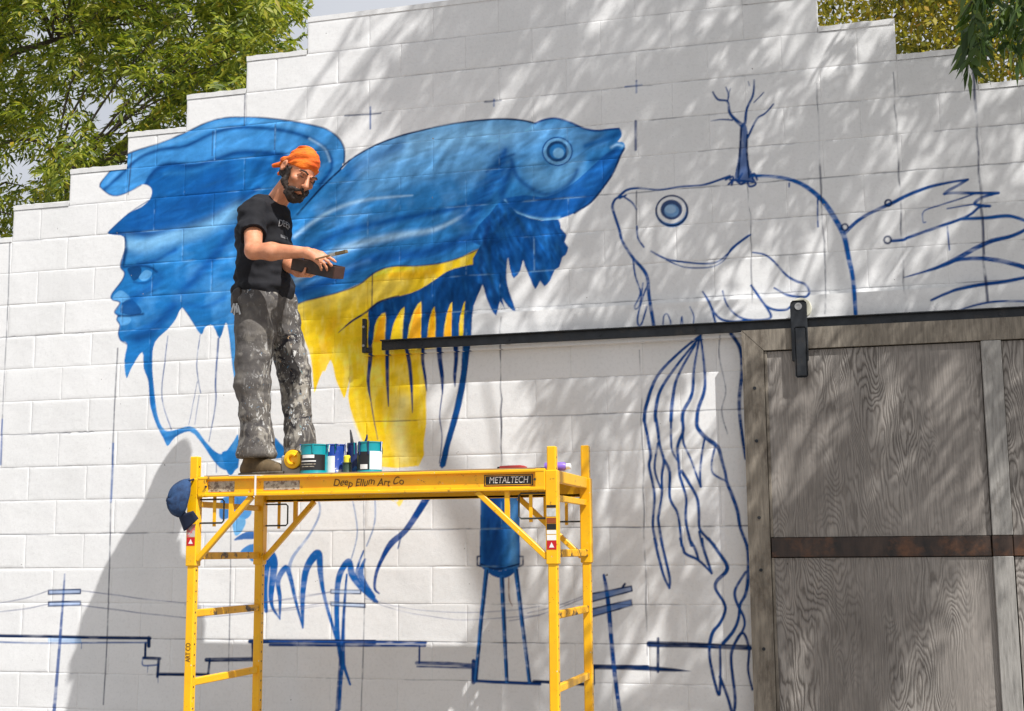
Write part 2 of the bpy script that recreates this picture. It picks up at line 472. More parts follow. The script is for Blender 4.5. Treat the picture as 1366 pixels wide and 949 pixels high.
    line([(1291, 160), (1275, 190), (1265, 215), (1250, 250), (1215, 300), (1170, 355), (1110, 395)], 3, NAVY, F)
    line([(258, 235), (190, 300), (100, 400)], 3, INK, F)
    # ---- yellow underside, with flame-shaped openings between navy drips
    ye = zz([(18, 275), (90, 240), (200, 212), (290, 180), (360, 128), (430, 105), (520, 104), (620, 92), (700, 68), (772, 34), (770, 96), (745, 200), (736, 300), (730, 395), (727, 412), (640, 424), (552, 434), (545, 450), (560, 560), (558, 640), (560, 720), (550, 800), (530, 895),
             (345, 895), (330, 850), (300, 780), (268, 700), (250, 620), (262, 540), (244, 600), (235, 628), (222, 600), (204, 560), (195, 520), (181, 475), (160, 520), (150, 520), (130, 570), (116, 606), (110, 520), (96, 440), (60, 360)], G)
    p = smooth(rc(ye), True, 2); ym = polymask(p)
    lay(ym, YEL)
    lay(ym, YPALE, .6, None, np.clip((NV - .48) * 5, 0, 1))
    shade([(60, 250), (220, 225), (360, 200), (460, 170)], 34, YPALE, G, .55, ym)
    shade([(420, 140), (520, 140), (610, 120)], 12, lin(253, 190, 20), G, .7, ym)
    shade([(190, 330), (160, 420), (140, 520)], 22, lin(250, 188, 14), G, .6, ym)
    shade([(470, 640), (450, 740), (470, 860)], 26, lin(246, 232, 150), G, .8, ym)
    shade([(390, 600), (380, 720), (400, 860)], 10, lin(255, 205, 20), G, .6, ym)
    shade([(280, 600), (300, 720), (345, 860)], 8, lin(252, 222, 80), G, .6, ym)
    shade([(265, 700), (300, 790), (340, 880)], 3, lin(250, 240, 200), G, .8, None, .2)
    fill([(505, 660), (530, 670), (528, 655), (520, 640), (536, 640), (540, 660), (533, 676), (526, 668)], YEL, None, alpha=.8)
    # navy belly
    nb = zz([(768, 97), (700, 107), (640, 127), (560, 182), (500, 211), (430, 229), (370, 251), (330, 285), (333, 330), (328, 412), (347, 412), (356, 340), (372, 305), (397, 289), (399, 340), (397, 412), (415, 412), (425, 350), (445, 300), (473, 266),
             (468, 330), (466, 412), (482, 412), (492, 340), (512, 280), (540, 244), (540, 320), (540, 412), (560, 412), (568, 340), (576, 300), (592, 264), (597, 330), (597, 412), (624, 412), (632, 340), (645, 280), (662, 246),
             (660, 320), (662, 412), (688, 412), (690, 330), (700, 280), (713, 242), (708, 320), (705, 400), (699, 480), (697, 520), (684, 600), (664, 690), (640, 780), (612, 895), (636, 895), (652, 820), (682, 720), (702, 640), (717, 560), (728, 470),
             (738, 385), (740, 330), (748, 260), (778, 188), (800, 120)], G)
    p = smooth(rc(nb), True, 2); nm = polymask(p); lay(nm, lin(10, 70, 134)); lay(nm, NAVY, .7, None, np.clip((NV - .45) * 4, 0, 1))
    for pts, wd in (([(337, 405), (338, 470), (330, 560), (340, 640)], [6, 6.5, 5, 1]), ([(340, 630), (350, 700), (368, 790)], [1.5, 1.5, 1]), ([(405, 405), (405, 480), (406, 560), (410, 660)], [6, 6, 5, 1]),
                    ([(474, 405), (490, 470), (500, 560), (505, 685)], [5, 6, 5, 1]), ([(549, 405), (545, 470), (556, 550), (561, 600)], [6, 5, 4, 1]), ([(610, 405), (613, 470), (622, 540), (624, 610)], [9, 7, 6, 1.5]),
                    ([(624, 600), (613, 700), (622, 780), (612, 885)], [1.6, 1.6, 1.6, 1.2]), ([(675, 405), (678, 470), (672, 540), (674, 582)], [8, 6, 5, 1])):
        line(pts, wd, lin(10, 52, 116), G, dry=.1)
    for pts in ([(352, 405), (372, 320), (396, 296), (394, 405)], [(486, 405), (515, 285), (537, 255), (538, 405)], [(562, 405), (580, 300), (591, 275), (594, 405)], [(626, 405), (646, 285), (660, 258), (658, 405)], [(325, 300), (362, 274), (340, 312)]):
        fill(pts, ORA, G, sm=False, alpha=.8, clip=(1 - nm) * ym)
    line([(212, 368), (262, 325), (320, 288), (375, 246), (450, 222)], [1, 3, 3, 3, 2], INK, G)
    line([(20, 268), (90, 240), (200, 212), (290, 180), (360, 128), (430, 105), (520, 104), (620, 92), (700, 68), (770, 36)], 2.2, NAVY, G, alpha=.8)
    # pectoral fin
    pf = zz([(850, 345), (900, 395), (990, 422), (1052, 418), (1060, 450), (1082, 475), (1074, 500), (1088, 520), (1078, 548), (1066, 556), (1055, 592), (1038, 602), (1022, 640), (1000, 662), (985, 642), (968, 673), (950, 636), (930, 588),
             (922, 566), (914, 602), (889, 633), (876, 600), (868, 556), (863, 590), (862, 630), (872, 680), (896, 752), (868, 735), (846, 704), (858, 748), (838, 716), (825, 770), (800, 730), (785, 690), (775, 655), (745, 640), (740, 560),
             (768, 512), (735, 500), (760, 440), (800, 400)], F)
    p = smooth(rc(pf), True, 2); pm = polymask(p); lay(pm, lin(12, 74, 142))
    for pts, c, a in (([(900, 420), (960, 520), (990, 630)], NAVY, .7), ([(930, 430), (1000, 500), (1030, 590)], lin(26, 96, 168), .6), ([(980, 430), (1050, 490), (1075, 540)], lin(24, 92, 164), .6), ([(860, 400), (800, 520), (820, 720)], NAVY, .75),
                      ([(850, 420), (860, 560), (850, 690)], lin(20, 84, 154), .6), ([(870, 430), (900, 540), (890, 620)], lin(24, 90, 160), .5), ([(800, 430), (770, 560), (790, 680)], lin(9, 48, 108), .8), ([(1000, 440), (1040, 460), (1070, 520)], NAVY, .5)):
        shade(pts, 9, c, F, a, pm, .3)
    # ---- thin runs under the fin
    for pts, wd in (([(262, 470), (252, 560), (240, 700), (275, 818)], 1.8), ([(382, 468), (370, 580), (384, 682)], 1.6), ([(372, 640), (340, 800)], 1.1), ([(378, 690), (362, 800)], 1.1), ([(450, 480), (440, 640), (440, 720), (415, 862)], [3, 3, 2, 1.4]), ([(318, 365), (345, 400)], 1.4)):
        line(pts, wd, LINE, Bc, alpha=.85)
    L2 = (200, 580, 2.573)
    fill([(248, 60), (290, 60), (296, 100), (285, 135), (268, 135), (255, 100)], MID, L2)
    line([(228, 95), (228, 130)], 1.2, LINE, L2)
    for pts, c in (([(245, 222), (290, 208), (332, 214), (318, 258), (262, 290), (238, 280)], MID), ([(300, 250), (335, 238), (350, 262), (335, 288), (305, 285)], lin(60, 136, 200)), ([(284, 292), (318, 284), (330, 300), (316, 332), (296, 348), (286, 330)], lin(90, 158, 210)),
                   ([(288, 362), (320, 338), (352, 332), (372, 346), (358, 358), (320, 360)], DEEP), ([(310, 402), (345, 376), (376, 384), (372, 420), (352, 436), (335, 420)], lin(40, 120, 190)), ([(400, 5), (430, 10), (452, 40), (440, 55), (410, 40)], MID)):
        fill(pts, c, L2, alpha=.95)
    fill([(345, 585), (372, 590), (384, 608), (362, 612), (342, 604)], MID)
    for pts, wd in (([(399, 605), (394, 520), (402, 440), (414, 414), (426, 445), (416, 540), (420, 590), (447, 634)], [6, 9, 12, 14, 12, 9, 5, 2]), ([(446, 632), (446, 560), (440, 500), (466, 458), (482, 490), (500, 570), (525, 664)], [2, 6, 8, 9, 7, 5, 2]),
                    ([(525, 662), (524, 560), (535, 470), (560, 422), (580, 412), (586, 480), (602, 570), (640, 700), (686, 856)], [3, 8, 10, 12, 11, 8, 5, 5, 3]), ([(660, 800), (644, 690), (642, 560), (652, 480), (682, 436), (694, 480), (722, 520), (772, 572)], [5, 7, 8, 9, 9, 10, 9, 4]),
                    ([(664, 800), (664, 650), (676, 480)], [6, 5, 3]), ([(650, 940), (656, 830), (664, 780)], [5, 6, 5]), ([(640, 690), (668, 800), (688, 858)], [4, 5, 3]), ([(738, 428), (724, 470), (735, 505), (772, 556)], [3, 8, 7, 3])):
        line(pts, wd, lin(20, 88, 160), L2, dry=.15)
    for pts, wd in (([(568, 198), (584, 262), (550, 340), (492, 418), (478, 462)], [2, 3, 3.5, 5, 6]), ([(690, 198), (712, 330), (690, 432)], 2), ([(772, 200), (772, 300), (744, 382)], 2.2)):
        line(pts, wd, lin(70, 110, 170), L2, alpha=.7)
    T5 = (500, 660, 5.683)
    line([(575, 655), (560, 680), (541, 708), (522, 725), (510, 745), (502, 765), (500, 785), (506, 792)], [11, 10, 8, 9, 6, 5, 4, 2], lin(12, 62, 132), None, dry=.1)
    line([(485, 735), (476, 765), (488, 785), (503, 803)], [2, 5, 6, 4], lin(18, 84, 156))
    line([(200, 300), (190, 350), (175, 408)], [3, 3, 2], LINE, T5)
    # ---- skyline, poles, wires, tower
    D0 = (0, 780, 5.617); D1 = (0, 600, 2.72); D2 = (360, 740, 3.794); D3 = (540, 560, 2.44); D4 = (780, 720, 4.146)
    for pts, wd in (([(-40, 384), (360, 390), (720, 398), (1125, 402)], 4.6), ([(1115, 400), (1115, 460)], 6), ([(1090, 440), (1088, 550)], 4), ([(1075, 550), (1200, 555)], 4.5), ([(1190, 560), (1180, 690)], 4.5), ([(1180, 672), (1395, 674)], 4.5)):
        line(pts, wd, INK, D0, sm=False, dry=.2)
    for pts, wd in (([(-40, 430), (360, 440), (720, 436), (1100, 435)], 2.4), ([(1072, 555), (1066, 590), (1085, 608), (1180, 602)], 2.4), ([(1108, 610), (1104, 660)], 1.2), ([(1184, 690), (1184, 735)], 1.2), ([(612, 440), (610, 480)], 1.4)):
        line(pts, wd, LINE, D0, alpha=.85)
    fill([(360, 400), (610, 404), (610, 436), (360, 432)], lin(110, 160, 215), D0, sm=False, alpha=.6)
    for pts, wd in (([(150, 822), (202, 824)], 4), ([(200, 826), (206, 770)], 4), ([(194, 773), (300, 772), (362, 771)], 6), ([(354, 775), (352, 712)], 4), ([(343, 710), (400, 710), (772, 712)], 6)):
        line(pts, wd, INK, L2, sm=False, dry=.2)
    for pts, wd in (([(0, 436), (400, 440), (788, 446)], 4), ([(0, 458), (300, 460), (785, 462)], 3.5), ([(757, 462), (756, 550)], 3), ([(742, 549), (900, 552), (1045, 562)], 5), ([(745, 566), (1030, 574)], 2.5), ([(1032, 540), (1030, 646)], 6), ([(1030, 640), (1366, 655)], 4.2)):
        line(pts, wd, lin(14, 56, 118), D2, sm=False, dry=.3)
    for pts, wd in (([(420, 852), (585, 862)], 4), ([(613, 862), (613, 803)], 3), ([(610, 803), (790, 805)], 5)):
        line(pts, wd, INK, D3, sm=False)
    for pts, wd in (([(50, 704), (240, 708), (410, 716)], 6), ([(405, 716), (500, 722), (590, 728)], [6, 4, .5]), ([(406, 548), (405, 732)], 3.6), ([(358, 578), (600, 584), (914, 600)], [8, 7, 6]), ([(52, 700), (52, 800)], 2)):
        line(pts, wd, INK, D4, sm=False, dry=.15)
    line([(235, 452), (228, 560), (218, 690), (195, 960)], [2.4, 4, 5, 6], lin(50, 80, 140), D1, alpha=.9)
    for y in (516, 559):
        fill([(176, y - 6), (292, y - 9), (292, y + 6), (176, y + 9)], lin(120, 150, 200), D1, sm=False, alpha=.7)
        line([(176, y - 6), (292, y - 9), (292, y + 6), (176, y + 9), (176, y - 6)], 2, INK, D1, sm=False)
    for pts in ([(-20, 560), (90, 540), (176, 512)], [(-20, 590), (90, 578), (178, 560)], [(292, 512), (400, 525), (540, 544), (690, 558)], [(296, 566), (400, 578), (520, 594), (690, 612)]):
        line(pts, 1.5, lin(60, 70, 120), D1, alpha=.7)
    for pts in ([(120, 583), (250, 590), (400, 575), (520, 555), (620, 540)], [(120, 628), (250, 622), (400, 604), (520, 590), (620, 574)]):
        line(pts, 1.4, lin(70, 80, 130), L2, alpha=.65)
    line([(385, 130), (375, 300), (360, 500), (340, 800)], [2, 3.5, 4.5, 6], lin(20, 70, 138), D2, alpha=.9)
    for x0, y0, x1, y1 in ((308, 178, 460, 180), (308, 240, 482, 250)):
        fill([(x0, y0), (x1, y1), (x1, y1 + 18), (x0, y0 + 18)], lin(130, 160, 205), D2, sm=False, alpha=.6)
        line([(x0, y0), (x1, y1), (x1, y1 + 18), (x0, y0 + 18), (x0, y0)], 1.6, INK, D2, sm=False)
    for pts in ([(480, 222), (670, 268), (870, 290), (1050, 293), (1240, 280), (1366, 262)], [(520, 240), (680, 290), (880, 322), (1010, 330), (1366, 308)], [(-20, 240), (150, 220), (310, 190)], [(-20, 290), (150, 275), (310, 250)]):
        line(pts, 1.3, lin(80, 90, 135), D2, alpha=.6)
    for pts in ([(340, 655), (450, 632), (605, 572)], [(400, 630), (500, 605), (605, 565)]):
        line(pts, 1.4, lin(70, 80, 130), D3, alpha=.6)
    line([(106, 198), (128, 330), (148, 560), (168, 760), (194, 960)], [4, 6, 6, 6, 5.5], lin(16, 66, 134), D4)
    for pts in ([(36, 300), (258, 258), (262, 284), (36, 345)], [(36, 385), (258, 332), (262, 364), (36, 428)]):
        fill(pts, lin(28, 88, 158), D4, sm=False, alpha=.85, tex=.5 + NB); line(pts + pts[:1], 2, INK, D4, sm=False)
    line([(210, 262), (222, 246)], 3, INK, D4)
    tk = [(247, 250), (262, 240), (310, 236), (358, 240), (372, 252), (376, 470), (366, 486), (310, 492), (256, 488), (243, 472)]
    tm = fill(tk, lin(18, 72, 138), D3, sm=False)
    shade([(350, 260), (354, 470)], 16, lin(90, 150, 205), D3, .75, tm); shade([(330, 260), (330, 480)], 16, lin(40, 106, 172), D3, .6, tm)
    shade([(290, 250), (286, 480)], 26, lin(13, 52, 110), D3, .7, tm); shade([(250, 260), (248, 470)], 5, lin(40, 100, 165), D3, .7, tm)
    for pts in ([(247, 250), (262, 240), (310, 236), (358, 240), (372, 252)], [(248, 470), (300, 486), (372, 470)]): line(pts, 2.2, INK, D3)
    fill([(262, 486), (310, 492), (364, 484), (345, 508), (318, 517), (285, 508)], lin(18, 78, 148), D3)
    for pts in ([(246, 445), (236, 446), (236, 474), (250, 478)], [(374, 445), (385, 446), (385, 472), (372, 478)]): line(pts, 2.4, INK, D3, sm=False)
    for pts in ([(266, 490), (250, 640), (231, 850)], [(316, 515), (324, 680), (332, 852)], [(362, 488), (380, 640), (406, 852)]):
        line(pts, [7, 6, 5.5], lin(40, 100, 168), D3, sm=False); line([(x + 3, y) for x, y in pts], 2, INK, D3, sm=False)
    line([(338, 515), (340, 580), (350, 606)], 1.6, lin(130, 90, 70), D3)
    # ---- the second fish, still only drawn
    C4 = (780, 220, 3.165); C3 = (800, 0, 2.408); C8 = (1050, 180, 4.313); CT = (740, 0, 4.27); C6 = (820, 420, 1.795)
    def L(c, wd, *strokes, col=LINE, **k):
        for s in strokes: line(s, wd, col, c, **k)
    L(C3, [4, 3, 3, 3.5], [(62, 632), (85, 612), (120, 605), (190, 610), (260, 600), (330, 595), (385, 578), (418, 566)])
    L(C3, [4, 5, 6, 7, 7, 6, 5], [(486, 565), (560, 568), (620, 580), (670, 605), (720, 650), (760, 710), (785, 760), (800, 830), (814, 900), (822, 1010)], col=lin(18, 86, 160))
    L(C4, [3, 4, 4, 5, 5], [(157, 134), (130, 145), (117, 175), (125, 210), (145, 270), (160, 325), (205, 395), (245, 440), (265, 480), (272, 560), (294, 690)])
    L(C4, 2.6, [(148, 142), (175, 128)], [(168, 137), (200, 160), (218, 188)], [(220, 260), (225, 310), (250, 348)], [(280, 365), (345, 398), (430, 412), (510, 418), (560, 410), (600, 380), (640, 340), (700, 295)],
      [(204, 400), (214, 470), (235, 540), (212, 595), (216, 609), (231, 596), (236, 570), (246, 500)], [(268, 500), (245, 560), (224, 640), (226, 676), (241, 670), (262, 600)])
    L(C4, 2, [(345, 402), (420, 432), (520, 434), (572, 416), (602, 385), (622, 350), (690, 298)], [(330, 684), (334, 640), (348, 630), (362, 660), (363, 684)], [(403, 690), (410, 642), (414, 690)], [(444, 600), (461, 640), (457, 680)])
    L(C4, [2, 3.5, 3], [(498, 536), (530, 590), (553, 672)], [(505, 545), (560, 640), (620, 662), (700, 656)], [(582, 533), (600, 590), (640, 635), (690, 655), (760, 655), (786, 636), (745, 570), (703, 510)], [(713, 528), (760, 590), (800, 612), (850, 612), (870, 598)],
      [(800, 520), (855, 550), (905, 558)], [(708, 370), (760, 380), (800, 410), (850, 465), (890, 490), (930, 505), (948, 535), (935, 557), (900, 557)])
    ring = np.linspace(0, 2 * math.pi, 28, endpoint=False)
    for cx, cy, rx, ry, col in ((368, 196, 70, 68, lin(40, 104, 172)), (366, 190, 62, 58, WHITE), (366, 190, 46, 42, NAVY), (367, 194, 31, 27, lin(110, 150, 195)), (362, 188, 24, 18, lin(150, 180, 212))):
        fill([(cx + rx * math.cos(t), cy + ry * math.sin(t)) for t in ring], col, C4, alpha=.95)
    line([(368 + 66 * math.cos(t), 194 + 63 * math.sin(t)) for t in np.linspace(0, 2 * math.pi, 30)], 2.4, INK, C4)
    fill([(1030, 1030), (1045, 900), (1056, 800), (1060, 720), (1082, 700), (1100, 760), (1092, 850), (1106, 940), (1130, 1030)], lin(24, 74, 138), CT, alpha=.9, tex=.55 + NV)
    line([(1045, 1010), (1055, 860), (1062, 720)], 3, INK, CT); line([(1108, 1010), (1094, 860), (1098, 770)], 3, INK, CT)
    for pts, wd in (([(1066, 716), (1000, 650), (985, 580), (930, 568), (900, 525)], [6, 4, 3, 3, 2]), ([(985, 578), (990, 540), (975, 498)], [2, 2.5, 2]), ([(1012, 686), (950, 682), (888, 690)], [2.4, 2, 1]), ([(1085, 702), (1095, 620), (1130, 540), (1136, 456)], [4, 3.5, 3, 2]),
                    ([(1100, 785), (1150, 682), (1200, 646), (1246, 594)], [3, 3, 2.5, 2]), ([(1135, 585), (1170, 550), (1190, 528)], 1.6), ([(1110, 490), (1102, 466)], 1.4), ([(990, 540), (1000, 505)], 1.2)):
        line(pts, wd, lin(20, 64, 124), CT)
    for pts in ([(968, 240), (978, 236), (976, 247)], [(972, 246), (980, 240), (988, 246), (996, 243), (1000, 249), (1008, 246), (1004, 238)], [(985, 240), (990, 232)], [(1010, 240), (1006, 232), (1000, 236)], [(974, 240), (1005, 243)]):
        line(pts, 3, lin(20, 64, 128))
    R8 = [(332, 566), (400, 500), (480, 450), (600, 395), (700, 345), (820, 300), (930, 275), (1040, 258)]
    L(C8, [5, 4.5, 5, 4, 3], R8)
    L(C8, [3, 4, 4], [(1040, 258), (985, 290), (930, 320), (905, 340)], [(905, 340), (960, 334), (1060, 336), (1215, 335)], [(1215, 335), (1120, 362), (1080, 400), (1165, 410)], [(1165, 412), (1110, 415), (1060, 455), (1000, 485), (870, 530), (700, 590), (670, 604), (600, 611)], sm=True)
    L(C8, 2, [(1080, 340), (960, 380), (880, 405), (787, 440), (782, 500), (797, 502)], [(922, 425), (1040, 405), (1100, 400), (1165, 412)], [(922, 530), (928, 600), (934, 662)], [(176, 360), (176, 470), (178, 530)], [(12, 278), (12, 300)])
    for cx, cy, r in ((578, 605, 20), (582, 393, 18), (332, 532, 18)):
        line([(cx + r * math.cos(t), cy + r * math.sin(t)) for t in np.linspace(0, 2 * math.pi, 16)], 2.6, INK, C8)
    L(C8, [4, 5, 4], [(1000, 485), (1150, 478), (1280, 468), (1390, 502)], col=lin(18, 80, 150))
    L(C8, [4, 6, 6, 1], [(1400, 530), (1300, 580), (1180, 610), (1090, 650), (1000, 700), (900, 750), (800, 785), (670, 822)])
    L(C8, [2, 5, 6, 6], [(900, 748), (1000, 718), (1120, 712), (1250, 730), (1400, 772)]); L(C8, [4, 5, 4, 3], [(1400, 815), (1250, 845), (1100, 865), (980, 890), (900, 920), (830, 952)])
    L((1000, 200, 3.388), [2, 3, 3], [(942, 727), (1030, 700), (1130, 685), (1300, 686)])
    E1 = (780, 560, 5.683); ST_ = lin(16, 66, 132)
    L(C6, [3, 4, 5, 5], [(207, 48), (150, 95), (100, 150), (75, 220), (71, 254)], [(202, 56), (150, 120), (110, 180), (98, 230), (98, 254)], [(194, 70), (150, 150), (138, 210), (135, 254)], [(202, 60), (190, 130), (185, 190), (165, 230), (162, 254)], [(206, 52), (215, 130), (215, 180), (200, 225), (197, 254)], col=ST_, dry=.15)
    L(E1, [4.5, 4, 3.5, 4], [(450, -5), (490, 200), (500, 280), (488, 350), (515, 480), (530, 590), (520, 720), (518, 820), (545, 955)], [(540, -5), (555, 80), (570, 200), (600, 310), (585, 420), (585, 560), (565, 700), (558, 770), (590, 955)],
      [(605, 310), (645, 400), (645, 590), (700, 700), (720, 800), (735, 955)], [(740, -5), (745, 90), (705, 200), (712, 320), (720, 420), (740, 490), (770, 600), (765, 720), (775, 820), (810, 955)], [(735, 390), (790, 480), (850, 590), (865, 700), (870, 820), (920, 890), (985, 955)], col=ST_, dry=.15)
    L(E1, [5, 6, 4, 5, 4], [(850, -5), (855, 60), (910, 130), (990, 190), (1020, 230), (1040, 310), (1065, 400), (1080, 480), (1120, 580), (1160, 700), (1180, 820), (1232, 955)], col=ST_, dry=.15)
    L(E1, 3, [(555, 180), (530, 370), (575, 520)], [(655, -5), (655, 150), (665, 240), (710, 320)], [(745, 80), (750, 180), (800, 290), (840, 400), (878, 508)], [(880, 510), (875, 400), (890, 250), (910, 140)], [(990, 200), (965, 310), (965, 390), (1000, 430), (1070, 465)], [(868, 850), (890, 955)], col=ST_)
    L(D4, [3.5, 4, 3], [(385, -5), (400, 60), (420, 140), (440, 210), (468, 268)], [(420, -5), (445, 100), (470, 215), (468, 268)], [(528, -5), (545, 50), (560, 80), (630, 115), (702, 186)], [(702, 186), (680, 120), (655, 40), (650, -5)], [(578, -5), (610, 50), (630, 112)], [(890, 180), (840, 260), (830, 310), (850, 370), (880, 430), (880, 490), (830, 575)], col=ST_, dry=.15)
    L(D4, [4, 5.5, 4, 4, 5], [(685, -5), (740, 70), (785, 140), (780, 180), (730, 230), (725, 275), (765, 340), (778, 390), (750, 460), (710, 510), (692, 572)], [(885, -5), (905, 80), (905, 200), (890, 300), (860, 360), (850, 440), (820, 510), (765, 575)], col=ST_, dry=.15)
    L(C6, [5, 5, 4], [(278, 45), (300, 80), (305, 130), (298, 210), (304, 280), (314, 345)], col=lin(16, 60, 120)); L(C6, 1.5, [(252, 50), (250, 100), (266, 180), (256, 230), (270, 285)], col=INK, alpha=.8)
    L(D4, [4, 4, 3], [(690, 575), (695, 680), (740, 858), (750, 760), (748, 590)], [(748, 760), (790, 870), (818, 960), (832, 880), (810, 680), (820, 600), (872, 515), (908, 600), (904, 720), (928, 830)], col=lin(14, 56, 116), dry=.1)
    # ---- setting-out marks: chalked joints and plumb lines
    CH = lin(44, 52, 78)
    def plumb(X, z0, z1, wd=2.0, a=.75, col=CH):
        zs = np.linspace(z0, z1, 14); r = np.random.default_rng(int(X * 991) % 9999)
        p = np.stack([(X + r.normal(0, .0035, 14) - RX0) / RRES, (zs - RZ0) / RRES], 1)
        lay(strokemask(p, [wd * PXC * q for q in r.uniform(.5, 1.25, 8)]), col, a, None, 1 - .8 * np.clip((NV - .46) * 6, 0, 1))
    def chalk(k, x0, x1, wd=2.0, a=.6, thr=.5, seed=1):
        xs = np.linspace(x0, x1, 40); r = np.random.default_rng(seed)
        p = np.stack([(xs - RX0) / RRES, np.full(40, (Z0 - k * BH - RZ0) / RRES) + r.normal(0, .35, 40)], 1)
        lay(strokemask(p, [wd * PXC * q for q in r.uniform(.5, 1.2, 24)]), CH, a, None, np.clip((NB - thr + .12) * 6, 0, 1))
    BLUEL = lin(40, 84, 150)
    for pts, wd, c in (([(176, 205), (171, 260)], 2, CH), ([(157, 465), (152, 560), (150, 620)], 2, CH), ([(151, 592), (150, 630), (148, 670)], 3.6, BLUEL), ([(148, 670), (146, 760), (143, 850), (138, 940)], 2, CH), ([(14, 300), (10, 420), (4, 540), (2, 590)], 1.6, CH), ([(3, 560), (1, 620)], 3, BLUEL),
                       ([(327, 118), (326, 167)], 2.4, CH), ([(284, 175), (283, 208)], 1.6, CH), ([(367, 166), (366, 200)], 1.6, CH), ([(494, 143), (494, 172)], 2.6, BLUEL), ([(460, 154.5), (494, 152.5), (508, 151)], 2.4, INK), ([(647, 136), (656, 135.5), (668, 134)], 3, INK), ([(659, 133), (659, 142)], 2.4, BLUEL),
                       ([(834, 116), (848, 114.5), (856, 113.5)], 2.6, BLUEL), ([(849, 108), (849, 124)], 2.6, BLUEL), ([(848, 162), (848, 200)], 3.6, lin(30, 60, 120)), ([(849, 255), (849, 300)], 1.6, CH), ([(305, 650), (308, 720), (305, 900)], 1.5, CH), ([(485, 640), (486, 800), (482, 949)], 1.3, CH), ([(497, 365), (496, 415)], 2, INK)):
        line(pts, wd, c, alpha=.8)
    X5 = lambda i: i * BW
    plumb(X5(7.5), 1.9, 2.78, 2.4, .8); plumb(X5(9.47), .9, 2.55, 1.8, .6); plumb(X5(11.0), 2.75, 3.5, 1.6, .6); plumb(X5(11.95), 2.7, 3.98, 2.2, .75); plumb(X5(12.95), 2.75, 4.0, 2.4, .75); plumb(X5(13.95), 2.72, 4.0, 3.2, .85, lin(26, 42, 84))
    for k, x0, x1, a, th in ((0, -.2, 1.0, .5, .55), (3, -.3, .35, .6, .45), (6, -.4, .45, .75, .42), (6, .9, 1.25, .5, .5), (6, 1.75, 4.5, .6, .46), (9, -.4, 4.45, .75, .42), (12, .9, 5, .7, .42), (11, 1.7, 4.4, .4, .52), (10, 1.6, 4.4, .35, .55), (13, -.4, 4.4, .35, .56), (3, 2.6, 5.9, .55, .48),
                          (0, 3.2, 6, .6, .46), (-1, 4.2, 6, .5, .5), (-2, 3.4, 6, .55, .48), (1, 4.5, 6, .35, .54), (2, 4.2, 6, .45, .5), (-3, 3.3, 5.4, .4, .5), (-4, 1.2, 5.0, .35, .52), (-5, 1.8, 4.6, .3, .55), (7, -.4, 1, .3, .55), (8, -.4, 1, .4, .52), (-1, .1, .8, .3, .55), (5, 2.6, 4, .25, .55), (13, .2, .7, .5, .5)):
        chalk(k, x0, x1, 1.7, a, th, int(k * 7 + x0 * 10) % 99)
    # a freshly rolled white patch
    fill([(912, 655), (967, 655), (967, 735), (915, 735)], np.array([.86, .86, .86]), sm=False, alpha=.9, clip=np.clip(1 - np.abs(ras - WHITE).sum(2) * 6, 0, 1))
    # loose brush strokes inside the painted shapes
    rb = np.random.default_rng(77)
    def dabs(mask, n, ang, ln, wd, lo_, hi_):
        ys, xs = np.nonzero(mask[::4, ::4] > .6)
        if len(ys) == 0: return
        for i in rb.integers(0, len(ys), n):
            cx, cy = xs[i] * 4., ys[i] * 4.; a = ang + rb.normal(0, .22); l2 = rb.uniform(*ln) / 2; hw_ = rb.uniform(*wd) / 2
            dx, dy = math.cos(a), math.sin(a); pad = l2 + hw_ + 2
            x0, x1, y0, y1 = int(max(cx - pad, 0)), int(min(cx + pad, RW)), int(max(cy - pad, 0)), int(min(cy + pad, RH))
            if x1 - x0 < 3 or y1 - y0 < 3: continue
            X = np.arange(x0, x1)[None] - cx; Y = np.arange(y0, y1)[:, None] - cy
            u = X * dx + Y * dy; v = -X * dy + Y * dx + .0022 * u * u * rb.normal()
            m = np.clip(1 - np.abs(u) / l2, 0, 1) ** .6 * np.clip(1.3 - np.abs(v) / hw_, 0, 1) * mask[y0:y1, x0:x1]
            bristle = .55 + .9 * NB[(y0 * 3) % 400:(y0 * 3) % 400 + (y1 - y0), (x0 * 2) % 900:(x0 * 2) % 900 + (x1 - x0)]
            m = (m * rb.uniform(.3, .7) * bristle)[..., None]
            ras[y0:y1, x0:x1] = np.clip(ras[y0:y1, x0:x1] * (1 + (rb.uniform(lo_, hi_) - 1) * m) + (m * np.array([.004, .022, .04]) if hi_ > 1.3 and rb.random() < .35 else 0), 0, 1)
    dabs(bm_, 900, .32, (24, 80), (3, 9), .66, 1.4); dabs(fm, 1000, .30, (20, 70), (3, 9), .68, 1.35); dabs(pm, 350, -1.2, (16, 46), (3, 8), .55, 1.6); dabs(nm, 200, -1.4, (14, 40), (3, 7), .6, 1.5); dabs(ym * (1 - nm), 420, .45, (20, 60), (5, 14), .86, 1.12); dabs(tm, 60, 1.5, (20, 50), (3, 7), .7, 1.4)
    Xw = RX0 + (np.arange(RW) + .5) * RRES; Kw = (Z0 - (RZ0 + (np.arange(RH) + .5) * RRES)) / BH
    kf = np.abs(Kw - np.round(Kw)) * BH; row = np.floor(Kw).astype(int); offs = np.where(row % 2 == 0, .5, 0.0)
    xb = Xw[None] / BW - offs[:, None]; xf = np.abs(xb - np.round(xb)) * BW
    jm = np.clip(1.5 - np.minimum(kf[:, None], xf) / .0042, 0, 1) * np.clip((NL * .5 + NB * .5 - .49) * 9, 0, 1)
    pmask = np.clip((np.abs(ras - WHITE).sum(2) - .5) * 4, 0, 1)
    lay(jm * np.clip(fm + bm_ + pm + nm + tm, 0, 1) * pmask, lin(140, 186, 222), .34)
